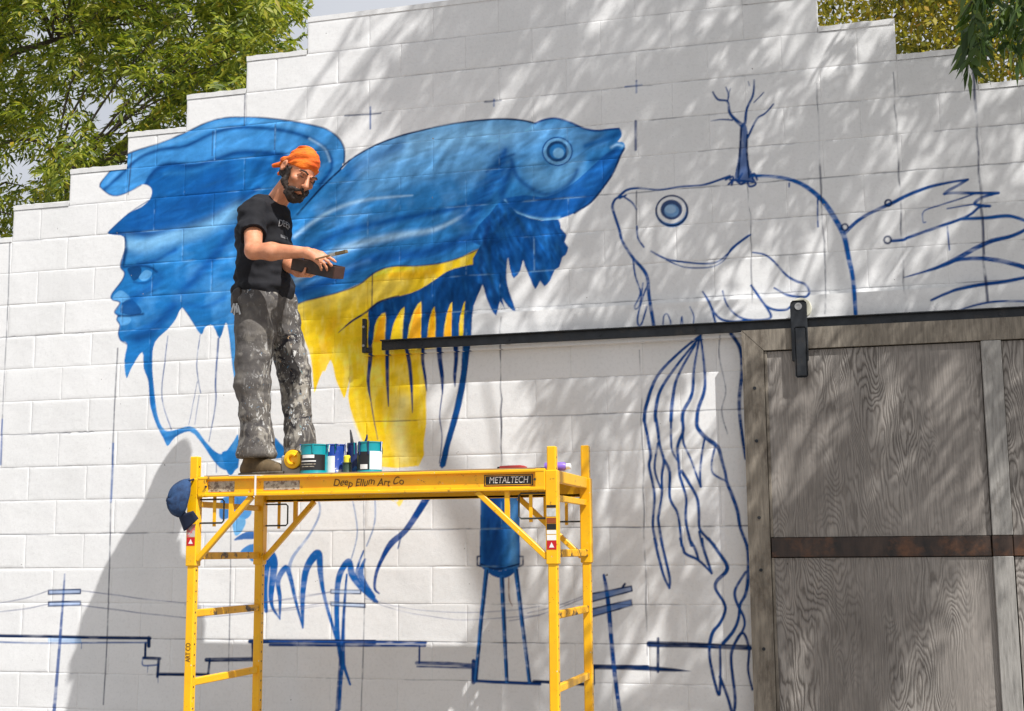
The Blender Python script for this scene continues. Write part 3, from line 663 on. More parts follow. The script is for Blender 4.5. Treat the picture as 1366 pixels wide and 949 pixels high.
    # brushwork in everything that is not bare wall
    paint = np.clip(np.abs(ras - WHITE).sum(2) * 3, 0, 1)[..., None]
    tone = (1 + (.30 * (NB - .5) + .34 * (NL - .5) + .22 * (NV - .5)))[..., None]
    blue = np.clip((ras[..., 2:3] - ras[..., 0:1]) * 6, 0, 1)
    ras[:] = np.clip(ras * (1 + (tone - 1) * paint) * (1 + np.array([.12, .13, .11]) * blue * paint), 0, 1)
mural()
JD = .0004 + .0042 * fbm((RH, RW), (14, 60), 21, 3) ** 2.2      # depth of the joints, m
RELIEF = (fbm((RH, RW), (40, 40), 31, 4) - .5) * .0034
PAINTED = np.abs(ras - WHITE).sum(2) > .03

def sample(arr, X, Z):
    u = np.clip((X - RX0) / RRES - .5, 0, RW - 1.01); v = np.clip((Z - RZ0) / RRES - .5, 0, RH - 1.01)
    i = u.astype(int); j = v.astype(int); fu = u - i; fv = v - j
    if arr.ndim == 3: fu = fu[..., None]; fv = fv[..., None]
    return (arr[j, i] * (1 - fu) + arr[j, i + 1] * fu) * (1 - fv) + (arr[j + 1, i] * (1 - fu) + arr[j + 1, i + 1] * fu) * fv

# ------------------------------------------------------------------ the block wall
wall = thing('block_wall', 'white painted concrete block wall with stepped top and a blue fish mural', 'wall', (0, 0, 0)); wall['kind'] = 'thing'
THK = 0.19

def ticks(a, b, step, e=(0, .003, .006, .011)):
    L = b - a; n = max(2, int(round((L - 2 * e[-1]) / step)))
    mid = np.linspace(a + e[-1], b - e[-1], n + 1)
    return np.concatenate([a + np.array(e[:-1]), mid, b - np.array(e[:-1])[::-1]])

def block_arrays(X0, X1, Zb, Zt, step, proud, tone):
    xs = ticks(X0, X1, step); zs = ticks(Zb, Zt, step)
    X, Zg = np.meshgrid(xs, zs)
    ed = np.minimum(np.minimum(X - X0, X1 - X), np.minimum(Zg - Zb, Zt - Zg))
    prof = np.interp(ed, [0, .003, .006, .011], [1, .72, .25, 0])
    jd = sample(JD, X, Zg)
    inner = np.clip(ed / .02, 0, 1)
    Y = prof * jd - proud * inner + sample(RELIEF, X, Zg) * inner
    ny, nx = X.shape
    v = np.stack([X, Y, Zg], -1).reshape(-1, 3)
    idx = np.arange(ny * nx).reshape(ny, nx)
    q = np.stack([idx[:-1, :-1], idx[:-1, 1:], idx[1:, 1:], idx[1:, :-1]], -1).reshape(-1, 4)
    rgb = sample(ras, X, Zg).reshape(-1, 3)
    bare = np.abs(rgb - WHITE).sum(1, keepdims=True) < .03
    rgb = np.where(bare, rgb * tone, rgb)
    # sides and back
    ring = np.concatenate([idx[0, :], idx[1:, -1], idx[-1, -2::-1], idx[-2:0:-1, 0]])
    n0 = len(v); rv = v[ring].copy()
    cx, cz = (X0 + X1) / 2, (Zb + Zt) / 2
    back = rv.copy(); back[:, 1] = THK
    back[:, 0] -= np.sign(back[:, 0] - cx) * .001 * (np.abs(np.abs(back[:, 0] - cx) - (X1 - X0) / 2) < 1e-6)
    back[:, 2] -= np.sign(back[:, 2] - cz) * .001 * (np.abs(np.abs(back[:, 2] - cz) - (Zt - Zb) / 2) < 1e-6)
    m = len(ring); bi = n0 + np.arange(m)
    sq = np.stack([ring, bi, np.roll(bi, -1), np.roll(ring, -1)], -1)
    v = np.concatenate([v, back]); rgb = np.concatenate([rgb, np.tile(WHITE, (m, 1))])
    corners = n0 + np.array([0, nx - 1, nx - 1 + ny - 1, 2 * (nx - 1) + ny - 1])
    bq = corners[::-1][None]
    return v, np.concatenate([q, sq, bq]), rgb

DOOR_X0, DOOR_Z1 = 4.46, 2.58
def top_of(X):                                   # topmost course line at block column X (steps of one block)
    if 4.5 <= X < 11: return -6
    if X < 4.5: return -6 + int(math.ceil(4.5 - X - 1e-6))
    return -6 + int(math.floor(X - 11 + 1e-6)) + 1

def in_view(X0, X1, Zb, Zt):
    for X in (X0, X1):
        for Z in (Zb, Zt):
            d = np.array([X, 0, Z]) - CAM; zc = d @ CW
            px = 683 + FPX * (d @ CR) / zc; py = 474.5 - FPX * (d @ CU) / zc
            if -4 < px < 1370 and -4 < py < 953: return True
    return False

nblk = 0; far = []
r_ = np.random.default_rng(5)
for k in range(-7, 16):
    Zt = Z0 - k * BH; Zb = Zt - BH                # course between line k (top) and k+1
    if k == 15: Zb = -.05
    off = 0.0 if k % 2 else .5                    # joints at whole blocks on odd courses
    j = -9 + off
    while j < 24:
        a, b = j, j + 1; j += 1
        # clip to the steps
        lo, hi = a, b
        if k < top_of((a + b) / 2 - .25) and k < top_of((a + b) / 2 + .25): continue
        if k < top_of(a + .25): lo = a + .5
        if k < top_of(b - .25): hi = b - .5
        X0, X1 = lo * BW, hi * BW
        if k >= 4 and X0 > DOOR_X0 and X1 < 7.0: continue
        if not in_view(X0, X1, Zb, Zt):
            far.append((X0, X1, Zb, Zt)); continue
        # is there any paint on it?
        i0, i1 = int((X0 - RX0) / RRES), int((X1 - RX0) / RRES); j0, j1 = int((Zb - RZ0) / RRES), int((Zt - RZ0) / RRES)
        pa = PAINTED[max(j0, 0):max(j1, 1), max(i0, 0):max(i1, 1)]
        step = .0048 if pa.mean() > .002 else .02
        v, q, rgb = block_arrays(X0, X1, Zb, Zt, step, r_.uniform(-.0004, .0014), r_.uniform(.965, 1.02))
        me = mesh_np('concrete_block', v, q); set_color(me, rgb)
        link('concrete_block', me, wall, [M_WALL]); nblk += 1
vs, qs, cs, n = [], [], [], 0
for X0, X1, Zb, Zt in far:
    v, q, rgb = block_arrays(X0, X1, Zb, Zt, .2, 0, 1.0)
    vs.append(v); qs.append(q + n); cs.append(rgb); n += len(v)
me = mesh_np('block_field', np.concatenate(vs), np.concatenate(qs)); set_color(me, np.concatenate(cs))
tag(link('block_field', me, wall, [M_WALL]), kind='stuff')
print('blocks', nblk, 'far', len(far))

# mortar caps on the steps
CAPH = .034
def cap(X0, X1, k):
    Zb = Z0 - k * BH - .001; n = 14
    xs = np.linspace(X0, X1, n); r = np.random.default_rng(int(abs(X0) * 1000))
    top = Zb + CAPH + r.normal(0, .0016, n)
    prof = [(-.004, Zb), (-.0055, None), (.02, None), (THK, None), (THK, Zb)]
    v = []
    for i, x in enumerate(xs):
        v += [(x, -.004, Zb), (x, -.005 + r.normal(0, .0006), top[i] - .004), (x, .004, top[i]), (x, THK, top[i]), (x, THK, Zb)]
    idx = np.arange(n * 5).reshape(n, 5); q = []
    for i in range(n - 1):
        for c in range(4): q.append((idx[i, c], idx[i + 1, c], idx[i + 1, c + 1], idx[i, c + 1]))
    me = mesh_np('cap', v, q, smooth=False)
    bm = bmesh.new(); bm.from_mesh(me); bmesh.ops.holes_fill(bm, edges=[e for e in bm.edges if e.is_boundary], sides=0); bmesh.ops.recalc_face_normals(bm, faces=bm.faces); bm.to_mesh(me); bm.free()
    set_color(me, WHITE * r.uniform(.9, 1.0)); link('cap', me, wall, [M_WALL])
for i in range(-7, 5): cap((i - .5) * BW, (i + .5) * BW - .001, -i - 1 if i < 5 else -6) if i < 4 + 1 else None
cap(4.5 * BW, 11 * BW, -6)
for i in range(11, 20): cap(i * BW + .001, (i + 1) * BW, -6 + (i - 11) + 1)

# ------------------------------------------------------------------ ground
M_GROUND = pmat('ground_concrete', (.225, .21, .195), .85, .2, 1.5, .3, 30, dirt=(.12, .11, .10), dirt_scale=.8)
g = MB(); g.box((0, 0, -.1), (400, 400, .2)); tag(g.build('ground', M_GROUND), kind='structure')

# ------------------------------------------------------------------ header board, track and sliding door
M_STEEL = pmat('blackened_steel', (.030, .033, .037), .45, .3, 14, .2, 90, .5, dirt=(.07, .06, .05), dirt_scale=9)
M_BOLT = pmat('zinc_bolt', (.45, .44, .42), .4, .2, 30, 0, 80, .8)
track = thing('door_track', 'black steel sliding door track on a painted header board across the wall', 'door track', (2.25, -.05, 2.6)); track['kind'] = 'thing'
def world_child(o):                               # children are modelled in world metres under a placed Empty
    o.matrix_parent_inverse = o.parent.matrix_world.inverted() if o.parent.matrix_world != Matrix.Identity(4) else Matrix.Translation(-o.parent.location)
    return o
def put(mb, name, m, parent, smooth=False):
    o = mb.build(name, m, parent, smooth); o.matrix_parent_inverse = Matrix.Translation(-parent.location); return o

HB0, HB1, HBX0, HBX1, HBY = 2.588, 2.795, 2.235, 6.95, -.048
def header():
    xs = np.linspace(HBX0, HBX1, 900); zs = np.linspace(HB0, HB1, 44)
    X, Zg = np.meshgrid(xs, zs); rr = vnoise(X.shape, (7, 120), 77)
    Y = np.full_like(X, HBY) + (rr - .5) * .002
    idx = np.arange(X.size).reshape(X.shape)
    q = np.stack([idx[:-1, :-1], idx[:-1, 1:], idx[1:, 1:], idx[1:, :-1]], -1).reshape(-1, 4)
    # paint carried over from the wall, seen along the same line of sight as when it was laid on
    tl = -CAM[1] / (HBY - CAM[1])
    rgb = sample(ras, CAM[0] + (X - CAM[0]) * tl, CAM[2] + (Zg - CAM[2]) * tl).reshape(-1, 3)
    v = np.stack([X, Y, Zg], -1).reshape(-1, 3); n0 = len(v)
    c = np.array([(HBX0, -.0005, HB0), (HBX1, -.0005, HB0), (HBX1, -.0005, HB1), (HBX0, -.0005, HB1)]); 
    ring = np.concatenate([idx[0, :], idx[1:, -1], idx[-1, -2::-1], idx[-2:0:-1, 0]])
    b = v[ring].copy(); b[:, 1] = -.0005; m = len(ring); bi = n0 + np.arange(m)
    sq = np.stack([ring, bi, np.roll(bi, -1), np.roll(ring, -1)], -1)
    me = mesh_np('header_board', np.concatenate([v, b]), np.concatenate([q, sq]), smooth=False)
    set_color(me, np.concatenate([rgb, rgb[ring]]))
    o = link('header_board', me, track, [M_WALL]); o.matrix_parent_inverse = Matrix.Translation(-track.location)
header()
RZ = 2.633
b = MB()
b.box(((2.36 + 6.95) / 2, -.078, RZ), (6.95 - 2.36, .012, .052), bevel=.002)
b.box(((2.36 + 6.95) / 2, -.092, RZ + .0275), (6.95 - 2.36, .04, .006), bevel=.001)
put(b, 'rail', M_STEEL, track)
for i in range(9):
    x = 2.6 + i * .52
    b = MB(); b.tube([(x, -.046, RZ), (x, -.0725, RZ)], .014, 10); put(b, 'spacer', M_STEEL, track)
    b = MB(); b.tube([(x, -.0845, RZ), (x, -.0895, RZ)], .009, 6); put(b, 'bolt', M_STEEL, track)
b = MB(); b.box((2.246, -.062, 2.70), (.022, .028, .20), bevel=.003); b.box((2.262, -.058, 2.615), (.05, .02, .03), bevel=.003)
st = put(b, 'end_stop', M_STEEL, track)
for z in (2.64, 2.75):
    q = MB(); q.tube([(2.246, -.074, z), (2.246, -.082, z)], .008, 6); q.build('bolt', M_BOLT, st)

def plywood():
    m, nt, b = newmat('weathered_plywood')
    co = N(nt, 'TexCoord').outputs['Object']
    mp = N(nt, 'Mapping'); mp.inputs['Scale'].default_value = (2.6, 1, .62); nt.links.new(co, mp.inputs[0])
    n1 = N(nt, 'TexNoise', Scale=1.9, Detail=2.5, Roughness=.45); nt.links.new(mp.outputs[0], n1.inputs['Vector'])
    n2 = N(nt, 'TexNoise', Scale=30.0, Detail=2.0, Roughness=.5); nt.links.new(mp.outputs[0], n2.inputs['Vector'])
    sx = N(nt, 'SeparateXYZ'); nt.links.new(co, sx.inputs[0])
    def A(op, a, k):
        n = N(nt, 'Math', operation=op)
        for q, x in ((0, a), (1, k)):
            if hasattr(x, 'is_output'): nt.links.new(x, n.inputs[q])
            else: n.inputs[q].default_value = x
        return n.outputs[0]
    ph = A('ADD', A('ADD', A('MULTIPLY', sx.outputs[0], 190.0), A('MULTIPLY', n1.outputs['Fac'], 270.0)), A('MULTIPLY', n2.outputs['Fac'], 5.0))
    si = N(nt, 'Math', operation='SINE'); nt.links.new(ph, si.inputs[0])
    mr = N(nt, 'MapRange'); mr.inputs[1].default_value = -1; nt.links.new(si.outputs[0], mr.inputs[0])
    # the grain is strong in some leaves of the veneer and faint in others
    msk = ramp(nt, noise(nt, 1.3, 2, .5, co, (2.2, 1, .7)), [(.40, (.10, .10, .10)), (.62, (1, 1, 1))])
    gr = ramp(nt, mr.outputs[0], [(.0, (.155, .142, .130)), (.25, (.26, .242, .225)), (.62, (.325, .306, .286)), (1, (.365, .345, .322))])
    c = mixc(nt, msk, (.29, .27, .25), gr)
    st = noise(nt, 9, 8, .7, co, (16, 1, .6)); st = ramp(nt, st, [(.3, (.62, .62, .62)), (.62, (1.06, 1.05, 1.04))])
    c = mixc(nt, 1.0, c, st, 'MULTIPLY')
    d = ramp(nt, noise(nt, 1.1, 6, .65, co), [(.32, (.72, .70, .68)), (.66, (1.15, 1.13, 1.1))]); c = mixc(nt, 1.0, c, d, 'MULTIPLY')
    k = ramp(nt, noise(nt, 12, 2, .5, co, (2.5, 1, 1)), [(.73, (0, 0, 0)), (.77, (1, 1, 1))]); c = mixc(nt, k, c, (.03, .025, .02))
    nt.links.new(c, b.inputs['Base Color']); b.inputs['Roughness'].default_value = .8; b.inputs['Specular IOR Level'].default_value = .2
    ad = N(nt, 'Math', operation='MULTIPLY'); nt.links.new(mr.outputs[0], ad.inputs[0]); nt.links.new(msk, ad.inputs[1])
    bump(nt, b, ad.outputs[0], .45, .004)
    return m
M_PLY = plywood()
def boardmat(name, col, dirt, lo=.5, hi=.72):
    m, nt, b = newmat(name)
    co = N(nt, 'TexCoord').outputs['Object']; col = np.array(col)
    f = noise(nt, 8, 7, .7, co, (9, 9, .9)); c = ramp(nt, f, [(.3, col * .6), (.55, col), (.75, np.minimum(col * 1.3, 1))])
    g = ramp(nt, noise(nt, 5, 8, .72, co, (1.6, 1.6, .8)), [(lo, (0, 0, 0)), (hi, (1, 1, 1))]); c = mixc(nt, g, c, dirt)
    nt.links.new(c, b.inputs['Base Color']); b.inputs['Roughness'].default_value = .8; b.inputs['Specular IOR Level'].default_value = .25
    bump(nt, b, f, .5, .004); return m
M_STILE = boardmat('weathered_pine', (.235, .205, .165), (.07, .055, .042))
M_STILE2 = boardmat('weathered_grey_pine', (.33, .315, .29), (.12, .105, .09), .56, .8)
M_BROWN = pmat('dark_stained_board', (.030, .017, .011), .45, .75, 5, .3, 40, dirt=(.16, .062, .022), dirt_scale=4, dirt_lo=.50, dirt_hi=.72, stretch=(4, 1, 1))
M_DARKW = pmat('shadow_backing', (.05, .045, .04), .9)

door = thing('sliding_door', 'weathered grey plywood sliding door with a dark brown cross board', 'door', (4.41, -.08, .06)); door['kind'] = 'thing'
DX0, DX1, DT, DB = 4.413, 6.95, 2.612, .06
ST = .112
def wbox(name, m, x0, x1, z0, z1, y0, y1, bev=.003, parent=None):
    b = MB(); b.box(((x0 + x1) / 2, (y0 + y1) / 2, (z0 + z1) / 2), (x1 - x0, y1 - y0, z1 - z0), bevel=bev)
    return put(b, name, m, parent or door)
def prism(name, m, pts, y0, y1, parent):
    b = MB(); f = [b.bm.verts.new((x, y0, z)) for x, z in pts]; k = [b.bm.verts.new((x, y1, z)) for x, z in pts]
    b.bm.faces.new(f); b.bm.faces.new(k[::-1]); n = len(pts)
    for i in range(n): b.bm.faces.new((f[i], k[i], k[(i + 1) % n], f[(i + 1) % n]))
    return put(b, name, m, parent)
yF, yP, yB = -.106, -.088, -.052
MX0, MX1 = 5.615, 5.712
MR0, MR1 = 1.415, 1.515
prism('stile', M_STILE, [(DX0, DT), (DX0 + ST, DT - ST), (DX0 + ST, MR1 + .0), (DX0 + ST, DB), (DX0, DB)], yF, yB, door)
prism('top_rail', M_STILE, [(DX0 + .003, DT), (DX1, DT), (DX1, DT - ST), (DX0 + ST + .003, DT - ST)], yF, yB, door)
wbox('center_stile', M_STILE2, MX0, MX1, MR1 + .002, DT - ST - .003, yF - .002, yB)
wbox('center_stile', M_STILE2, MX0 - .004, MX1 - .004, DB, MR0 - .002, yF - .002, yB)
wbox('cross_board', M_BROWN, DX0 + ST + .004, MX0 - .006, MR0, MR1, yP - .010, yB)
wbox('cross_board', M_BROWN, MX0 - .003, MX1 - .004, MR0 - .001, MR1 + .001, yF, yB)
wbox('cross_board', M_BROWN, MX1 - .001, DX1 - .12, MR0, MR1, yP - .010, yB)
wbox('bottom_rail', M_STILE, DX0 + ST, DX1, DB, DB + .1, yF + .001, yB)
wbox('stile', M_STILE, DX1 - .115, DX1, DB, DT - ST - .003, yF, yB)
bead = DX0 + ST
wbox('panel_bead', M_STILE, bead + .0015, bead + .017, DB + .1, MR0 - .003, yP - .010, yP + .002)
wbox('panel_bead', M_STILE, bead + .0015, bead + .017, MR1 + .003, DT - ST - .004, yP - .010, yP + .002)
for x0, x1 in ((DX0 + ST + .001, MX0 - .0035), (MX1 + .0035, DX1 - .118)):
    wbox('plywood_panel', M_PLY, x0, x1, MR1 + .002, DT - ST - .006, yP, yB + .002, .001)
    wbox('plywood_panel', M_PLY, x0, x1, DB + .102, MR0 - .004, yP, yB + .002, .001)
wbox('door_back', M_DARKW, DX0 + .004, DX1 - .004, DB + .01, DT - .01, yB + .003, yB + .012, 0)
for z in (2.3, 2.02, 1.62, 1.35, .95):
    b = MB(); b.tube([(DX0 + .06, yF - .004, z), (DX0 + .06, yF + .002, z)], .009, 10); put(b, 'bolt', M_STEEL, door)
# hanger: strap, wheel, axle bolt
HX = at(1066, 430, -.11)[0]
b = MB(); b.box((HX, -.123, 2.585), (.086, .012, .31), bevel=.004); b.box((HX + .004, -.131, 2.478), (.066, .010, .27), bevel=.010)
b.box((HX, -.121, 2.715), (.082, .012, .08), bevel=.012)
hang = put(b, 'hanger', M_STEEL, door)
M_WHEEL = pmat('pale_nylon', (.62, .60, .48), .5, .1)
b = MB(); b.lathe([(0, -.012), (.052, -.012), (.056, -.006), (.046, 0), (.056, .006), (.052, .012), (0, .012)], (HX + .012, -.099, 2.716), 28, Matrix.Rotation(math.pi / 2, 3, 'X'))
b.build('wheel', M_WHEEL, hang, True)
b = MB(); b.lathe([(0, 0), (.019, 0), (.019, .006), (.011, .006), (.011, .003), (0, .003)], (HX, -.127, 2.722), 20, Matrix.Rotation(math.pi / 2, 3, 'X'))
b.build('axle_bolt', M_BOLT, hang, True)

# ------------------------------------------------------------------ scaffold
def yellow():
    m, nt, b = newmat('scaffold_yellow')
    co = N(nt, 'TexCoord').outputs['Object']
    f = noise(nt, 6, 6, .6, co); c = ramp(nt, f, [(.3, lin(240, 172, 6)), (.6, lin(250, 190, 10)), (.8, lin(254, 204, 30))])
    g = ramp(nt, noise(nt, 26, 8, .75, co), [(.60, (0, 0, 0)), (.68, (1, 1, 1))]); c = mixc(nt, g, c, (.12, .062, .02))
    g = ramp(nt, noise(nt, 70, 3, .6, co), [(.70, (0, 0, 0)), (.73, (1, 1, 1))]); c = mixc(nt, g, c, (.62, .58, .48))
    g = ramp(nt, noise(nt, 3, 6, .7, co), [(.50, (0, 0, 0)), (.75, (.55, .55, .55))]); c = mixc(nt, g, c, (.34, .16, .015))
    nt.links.new(c, b.inputs['Base Color']); b.inputs['Roughness'].default_value = .38
    bump(nt, b, noise(nt, 60, 3, .5, co), .08, .003); return m
M_YEL = yellow()
def holed():
    """the same paint with punched holes every 5 cm up the post"""
    m = M_YEL.copy(); m.name = 'scaffold_post'; nt = m.node_tree; b = nt.nodes['Principled BSDF']
    src = b.inputs['Base Color'].links[0].from_socket
    co = N(nt, 'TexCoord').outputs['Object']; sp = N(nt, 'SeparateXYZ'); nt.links.new(co, sp.inputs[0])
    def M(op, a, b_): 
        n = N(nt, 'Math', operation=op)
        for i, x in ((0, a), (1, b_)):
            if hasattr(x, 'is_output'): nt.links.new(x, n.inputs[i])
            else: n.inputs[i].default_value = x
        return n.outputs[0]
    z = M('SUBTRACT', M('FRACT', M('MULTIPLY', sp.outputs[2], 1 / .051), 0), .5); z = M('MULTIPLY', z, .051)
    zz_, yy = M('MULTIPLY', z, z), M('MULTIPLY', sp.outputs[1], sp.outputs[1])
    nx = N(nt, 'SeparateXYZ'); ge = N(nt, 'NewGeometry'); nt.links.new(ge.outputs['Normal'], nx.inputs[0])
    side = M('GREATER_THAN', M('ABSOLUTE', nx.outputs[0], 0), .8)
    hole = M('MULTIPLY', M('LESS_THAN', M('ADD', zz_, yy), .0055 ** 2), side)
    nt.links.new(mixc(nt, hole, src, (.015, .012, .01)), b.inputs['Base Color']); return m
M_POST = holed()
M_RUNG = pmat('worn_rung', lin(236, 172, 12), .5, .2, 9, .1, 60, dirt=(.05, .033, .02), dirt_scale=11, dirt_lo=.53, dirt_hi=.60)
M_DECK = pmat('plywood_deck', (.30, .22, .13), .8, .2, 6, .2, 40)
M_RUB = pmat('black_rubber', (.02, .02, .02), .7)
M_ROD = pmat('dark_rod', (.06, .065, .06), .4, .2, 30, 0, 80, .6)
PX, PY = (1.793, 3.623), (-1.175, -.435)
scaf = thing('scaffold', 'yellow steel rolling scaffold with ladder ends and a raised work platform', 'scaffold', (2.708, -.805, 0))
def sput(b, name, m, smooth=False, parent=None):
    o = b.build(name, m, parent or scaf, smooth)
    if parent is None: o.matrix_parent_inverse = Matrix.Translation(-scaf.location)
    return o
PW = .042; PTOP = 1.935; DECKZ = 1.83
for x in PX:
    for y in PY:
        pt = 1.995 if (x > 3 and y > -1) else (1.86 if y > -1 else PTOP)
        b = MB(); b.box((0, 0, 0), (PW, PW, pt - .15), bevel=.004)
        o = b.build('post', M_POST, scaf); o.matrix_parent_inverse = Matrix.Translation(-scaf.location); o.location = (x, y, (pt + .15) / 2)
        b = MB(); b.box((x, y, 1.61), (.056, .056, .43), bevel=.004); sput(b, 'sleeve', M_YEL)
        b = MB(); b.tube([(x, y, .19), (x, y, .12)], .016, 10); b.box((x, y, .105), (.05, .05, .02)); b.box((x - .024, y, .075), (.005, .04, .07)); b.box((x + .024, y, .075), (.005, .04, .07))
        cst = sput(b, 'caster', M_ROD)
        b = MB(); b.lathe([(0, -.018), (.052, -.018), (.062, -.010), (.062, .010), (.052, .018), (0, .018)], (x, y, .063), 24, Matrix.Rotation(math.pi / 2, 3, 'Y')); sput(b, 'wheel', M_RUB, True, cst)
    for i, z in enumerate((.24, .53, .835, 1.165, 1.445)):
        b = MB(); b.box((x, (PY[0] + PY[1]) / 2, z), (.026, PY[1] - PY[0] - PW + .002, .036), bevel=.004); sput(b, 'rung', M_RUNG if i in (3, 4) else M_YEL)
    b = MB(); b.box((x, (PY[0] + PY[1]) / 2, 1.80), (.03, PY[1] - PY[0] - .058, .055), bevel=.003); b.box((x, (PY[0] + PY[1]) / 2, 1.70), (.02, PY[1] - PY[0] - .058, .03), bevel=.003); sput(b, 'end_beam', M_YEL)
M_LBL = pmat('worn_label', (.42, .38, .30), .5, .25, 60, dirt=(.16, .12, .09), dirt_scale=40, dirt_lo=.5, dirt_hi=.56)
M_BLK = pmat('black_label', (.012, .011, .011), .4)
M_WHT = pmat('white_print', (.78, .77, .74), .5, .05)
M_RED = pmat('red_label', lin(190, 20, 28), .45, .1)
M_INKPEN = pmat('marker_ink', (.10, .045, .012), .6, .2)
def text_mesh(body, size, shear=0.0, ext=.0006, bold=0.0):
    c = bpy.data.curves.new('t', 'FONT'); c.body = body; c.size = size; c.shear = shear; c.extrude = ext; c.offset = bold; c.align_x = 'CENTER'; c.align_y = 'CENTER'
    o = bpy.data.objects.new('t', c); COL.objects.link(o); dg = bpy.context.evaluated_depsgraph_get()
    me = bpy.data.meshes.new_from_object(o.evaluated_get(dg)); bpy.data.objects.remove(o); return me
def text_on(name, body, size, loc, m, parent, base, width=None, rot=0.0, shear=0.0, bold=0.0, wob=0.0):
    me = text_mesh(body, size, shear, .0006, bold); me.name = name
    n = len(me.vertices); co = np.empty(n * 3, np.float32); me.vertices.foreach_get('co', co); co = co.reshape(-1, 3)
    if width: co[:, 0] *= width / max(1e-6, np.ptp(co[:, 0]))
    if wob: co[:, 1] += np.sin(co[:, 0] * 95) * wob + np.sin(co[:, 0] * 41 + 1) * wob
    R = np.array(Matrix.Rotation(rot, 3, 'Y')); p = np.stack([co[:, 0], -co[:, 2], co[:, 1]], 1) @ R.T + np.array(loc)
    me.vertices.foreach_set('co', p.astype(np.float32).ravel()); me.update()
    o = link(name, me, parent, [m]); o.matrix_parent_inverse = Matrix.Translation(-base.location); return o
for s_, y in ((-1, PY[0]), (1, PY[1])):
    yo = y + s_ * .022                                      # the channel's outer face
    x0, x1 = PX[0] + .030, PX[1] - .030
    zt, zb = DECKZ + .001, DECKZ - .097
    b = MB(); b.box(((x0 + x1) / 2, y + s_ * .004, (zt + zb) / 2), (x1 - x0, .006, zt - zb - .004), bevel=0)
    b.box(((x0 + x1) / 2, y + s_ * .016, zt - .007), (x1 - x0, .030, .014), bevel=.003)
    b.box(((x0 + x1) / 2, y + s_ * .016, zb + .008), (x1 - x0, .030, .016), bevel=.003)
    for xe in (x0 + .022, x1 - .022): b.box((xe, y + s_ * .0155, (zt + zb) / 2), (.05, .0275, zt - zb + .004), bevel=.004)
    beam = sput(b, 'side_beam', M_YEL)
    for xa, xs, xb in ((PX[0] + .026, PX[0] + .205, PX[0] + .315), (PX[1] - .026, PX[1] - .215, PX[1] - .36)):
        b = MB(); b.bar((xa, y + s_ * .006, 1.425), (xb, y + s_ * .006, zb - .001), .026, .030, (0, 1, 0), .003)
        sput(b, 'brace', M_YEL)
        t = (xs - xa) / (xb - xa); zs = 1.425 + t * (zb - 1.425)
        b = MB(); b.box((xs, y + s_ * .006, (zs + zb) / 2 + .006), (.022, .016, zb - zs - .002)); sput(b, 'strut', M_YEL)
        sg = 1 if xa < 2.7 else -1
        # locking-pin loop of bent rod with its strap
        xl0, xl1 = xa + sg * .005, xa + sg * .135
        za, zc = zb - .012, zb - .128
        b = MB(); b.tube([(xl0, y, za), (xl1 - sg * .01, y, za), (xl1, y, za - .01), (xl1, y, zc + .01), (xl1 - sg * .01, y, zc), (xl0, y, zc)], .0045, 8); sput(b, 'locking_pin', M_ROD, True)
        b = MB(); b.box(((xl0 + xl1) / 2 + sg * .01, y + .008, (za + zc) / 2), (.016, .006, .15)); sput(b, 'pin_strap', M_YEL)
        b = MB(); b.tube([(xa - sg * .02 + sg * .07, y + s_ * .029, zb + .05), (xa - sg * .02 + sg * .07, y + s_ * .034, zb + .05)], .006, 8); sput(b, 'bolt', M_ROD)
b = MB()
b.box((2.708, -.805, DECKZ + .004), (PX[1] - PX[0] - .09, PY[1] - PY[0] - .012, .012)); sput(b, 'deck', M_DECK)
fy = PY[0] - .0068                                            # face of the front web
def beam_label(name, px0, px1, py0, py1, m, yy=fy):
    a, c = at(px0, py1, yy), at(px1, py0, yy)
    zc = 1.783; h = c[2] - a[2]
    b = MB(); b.box(((a[0] + c[0]) / 2, yy - .001, zc), (c[0] - a[0], .0016, h)); return sput(b, name, m), ((a[0] + c[0]) / 2, yy - .0026, zc), c[0] - a[0], h
beam_label('sticker', 268, 313, 640, 655, M_LBL); beam_label('sticker', 352, 400, 638, 651, M_LBL)
_, c, wd_, h = beam_label('maker_plate', 646, 711, 628, 645, M_BLK)
b = MB()
for sx in (-1, 1): b.box((c[0] + sx * wd_ * .475, c[1] + .0005, c[2]), (.002, .001, h * .8))
for sz in (-1, 1): b.box((c[0], c[1] + .0005, c[2] + sz * h * .40), (wd_ * .95, .001, .002))
sput(b, 'plate_border', M_YEL)
text_on('lettering', 'METALTECH', .042, c, M_WHT, scaf, scaf, width=wd_ * .80, shear=.15)
hw = at(491, 641, fy); text_on('handwriting', 'Deep Ellum Art Co', .05, (hw[0], fy - .0015, 1.787), M_INKPEN, scaf, scaf, width=.36, shear=.25, wob=.0035)
tp = at(344, 640, fy)
b = MB(); b.box((tp[0], PY[0] - .0335, DECKZ - .045), (.010, .001, .1)); sput(b, 'tape_strip', M_WHT)
b = MB(); b.box((tp[0] - .06, PY[0] - .0, DECKZ + .0035), (.17, .062, .003), Matrix.Rotation(.02, 3, 'Y')); sput(b, 'tape_strip', M_WHT)
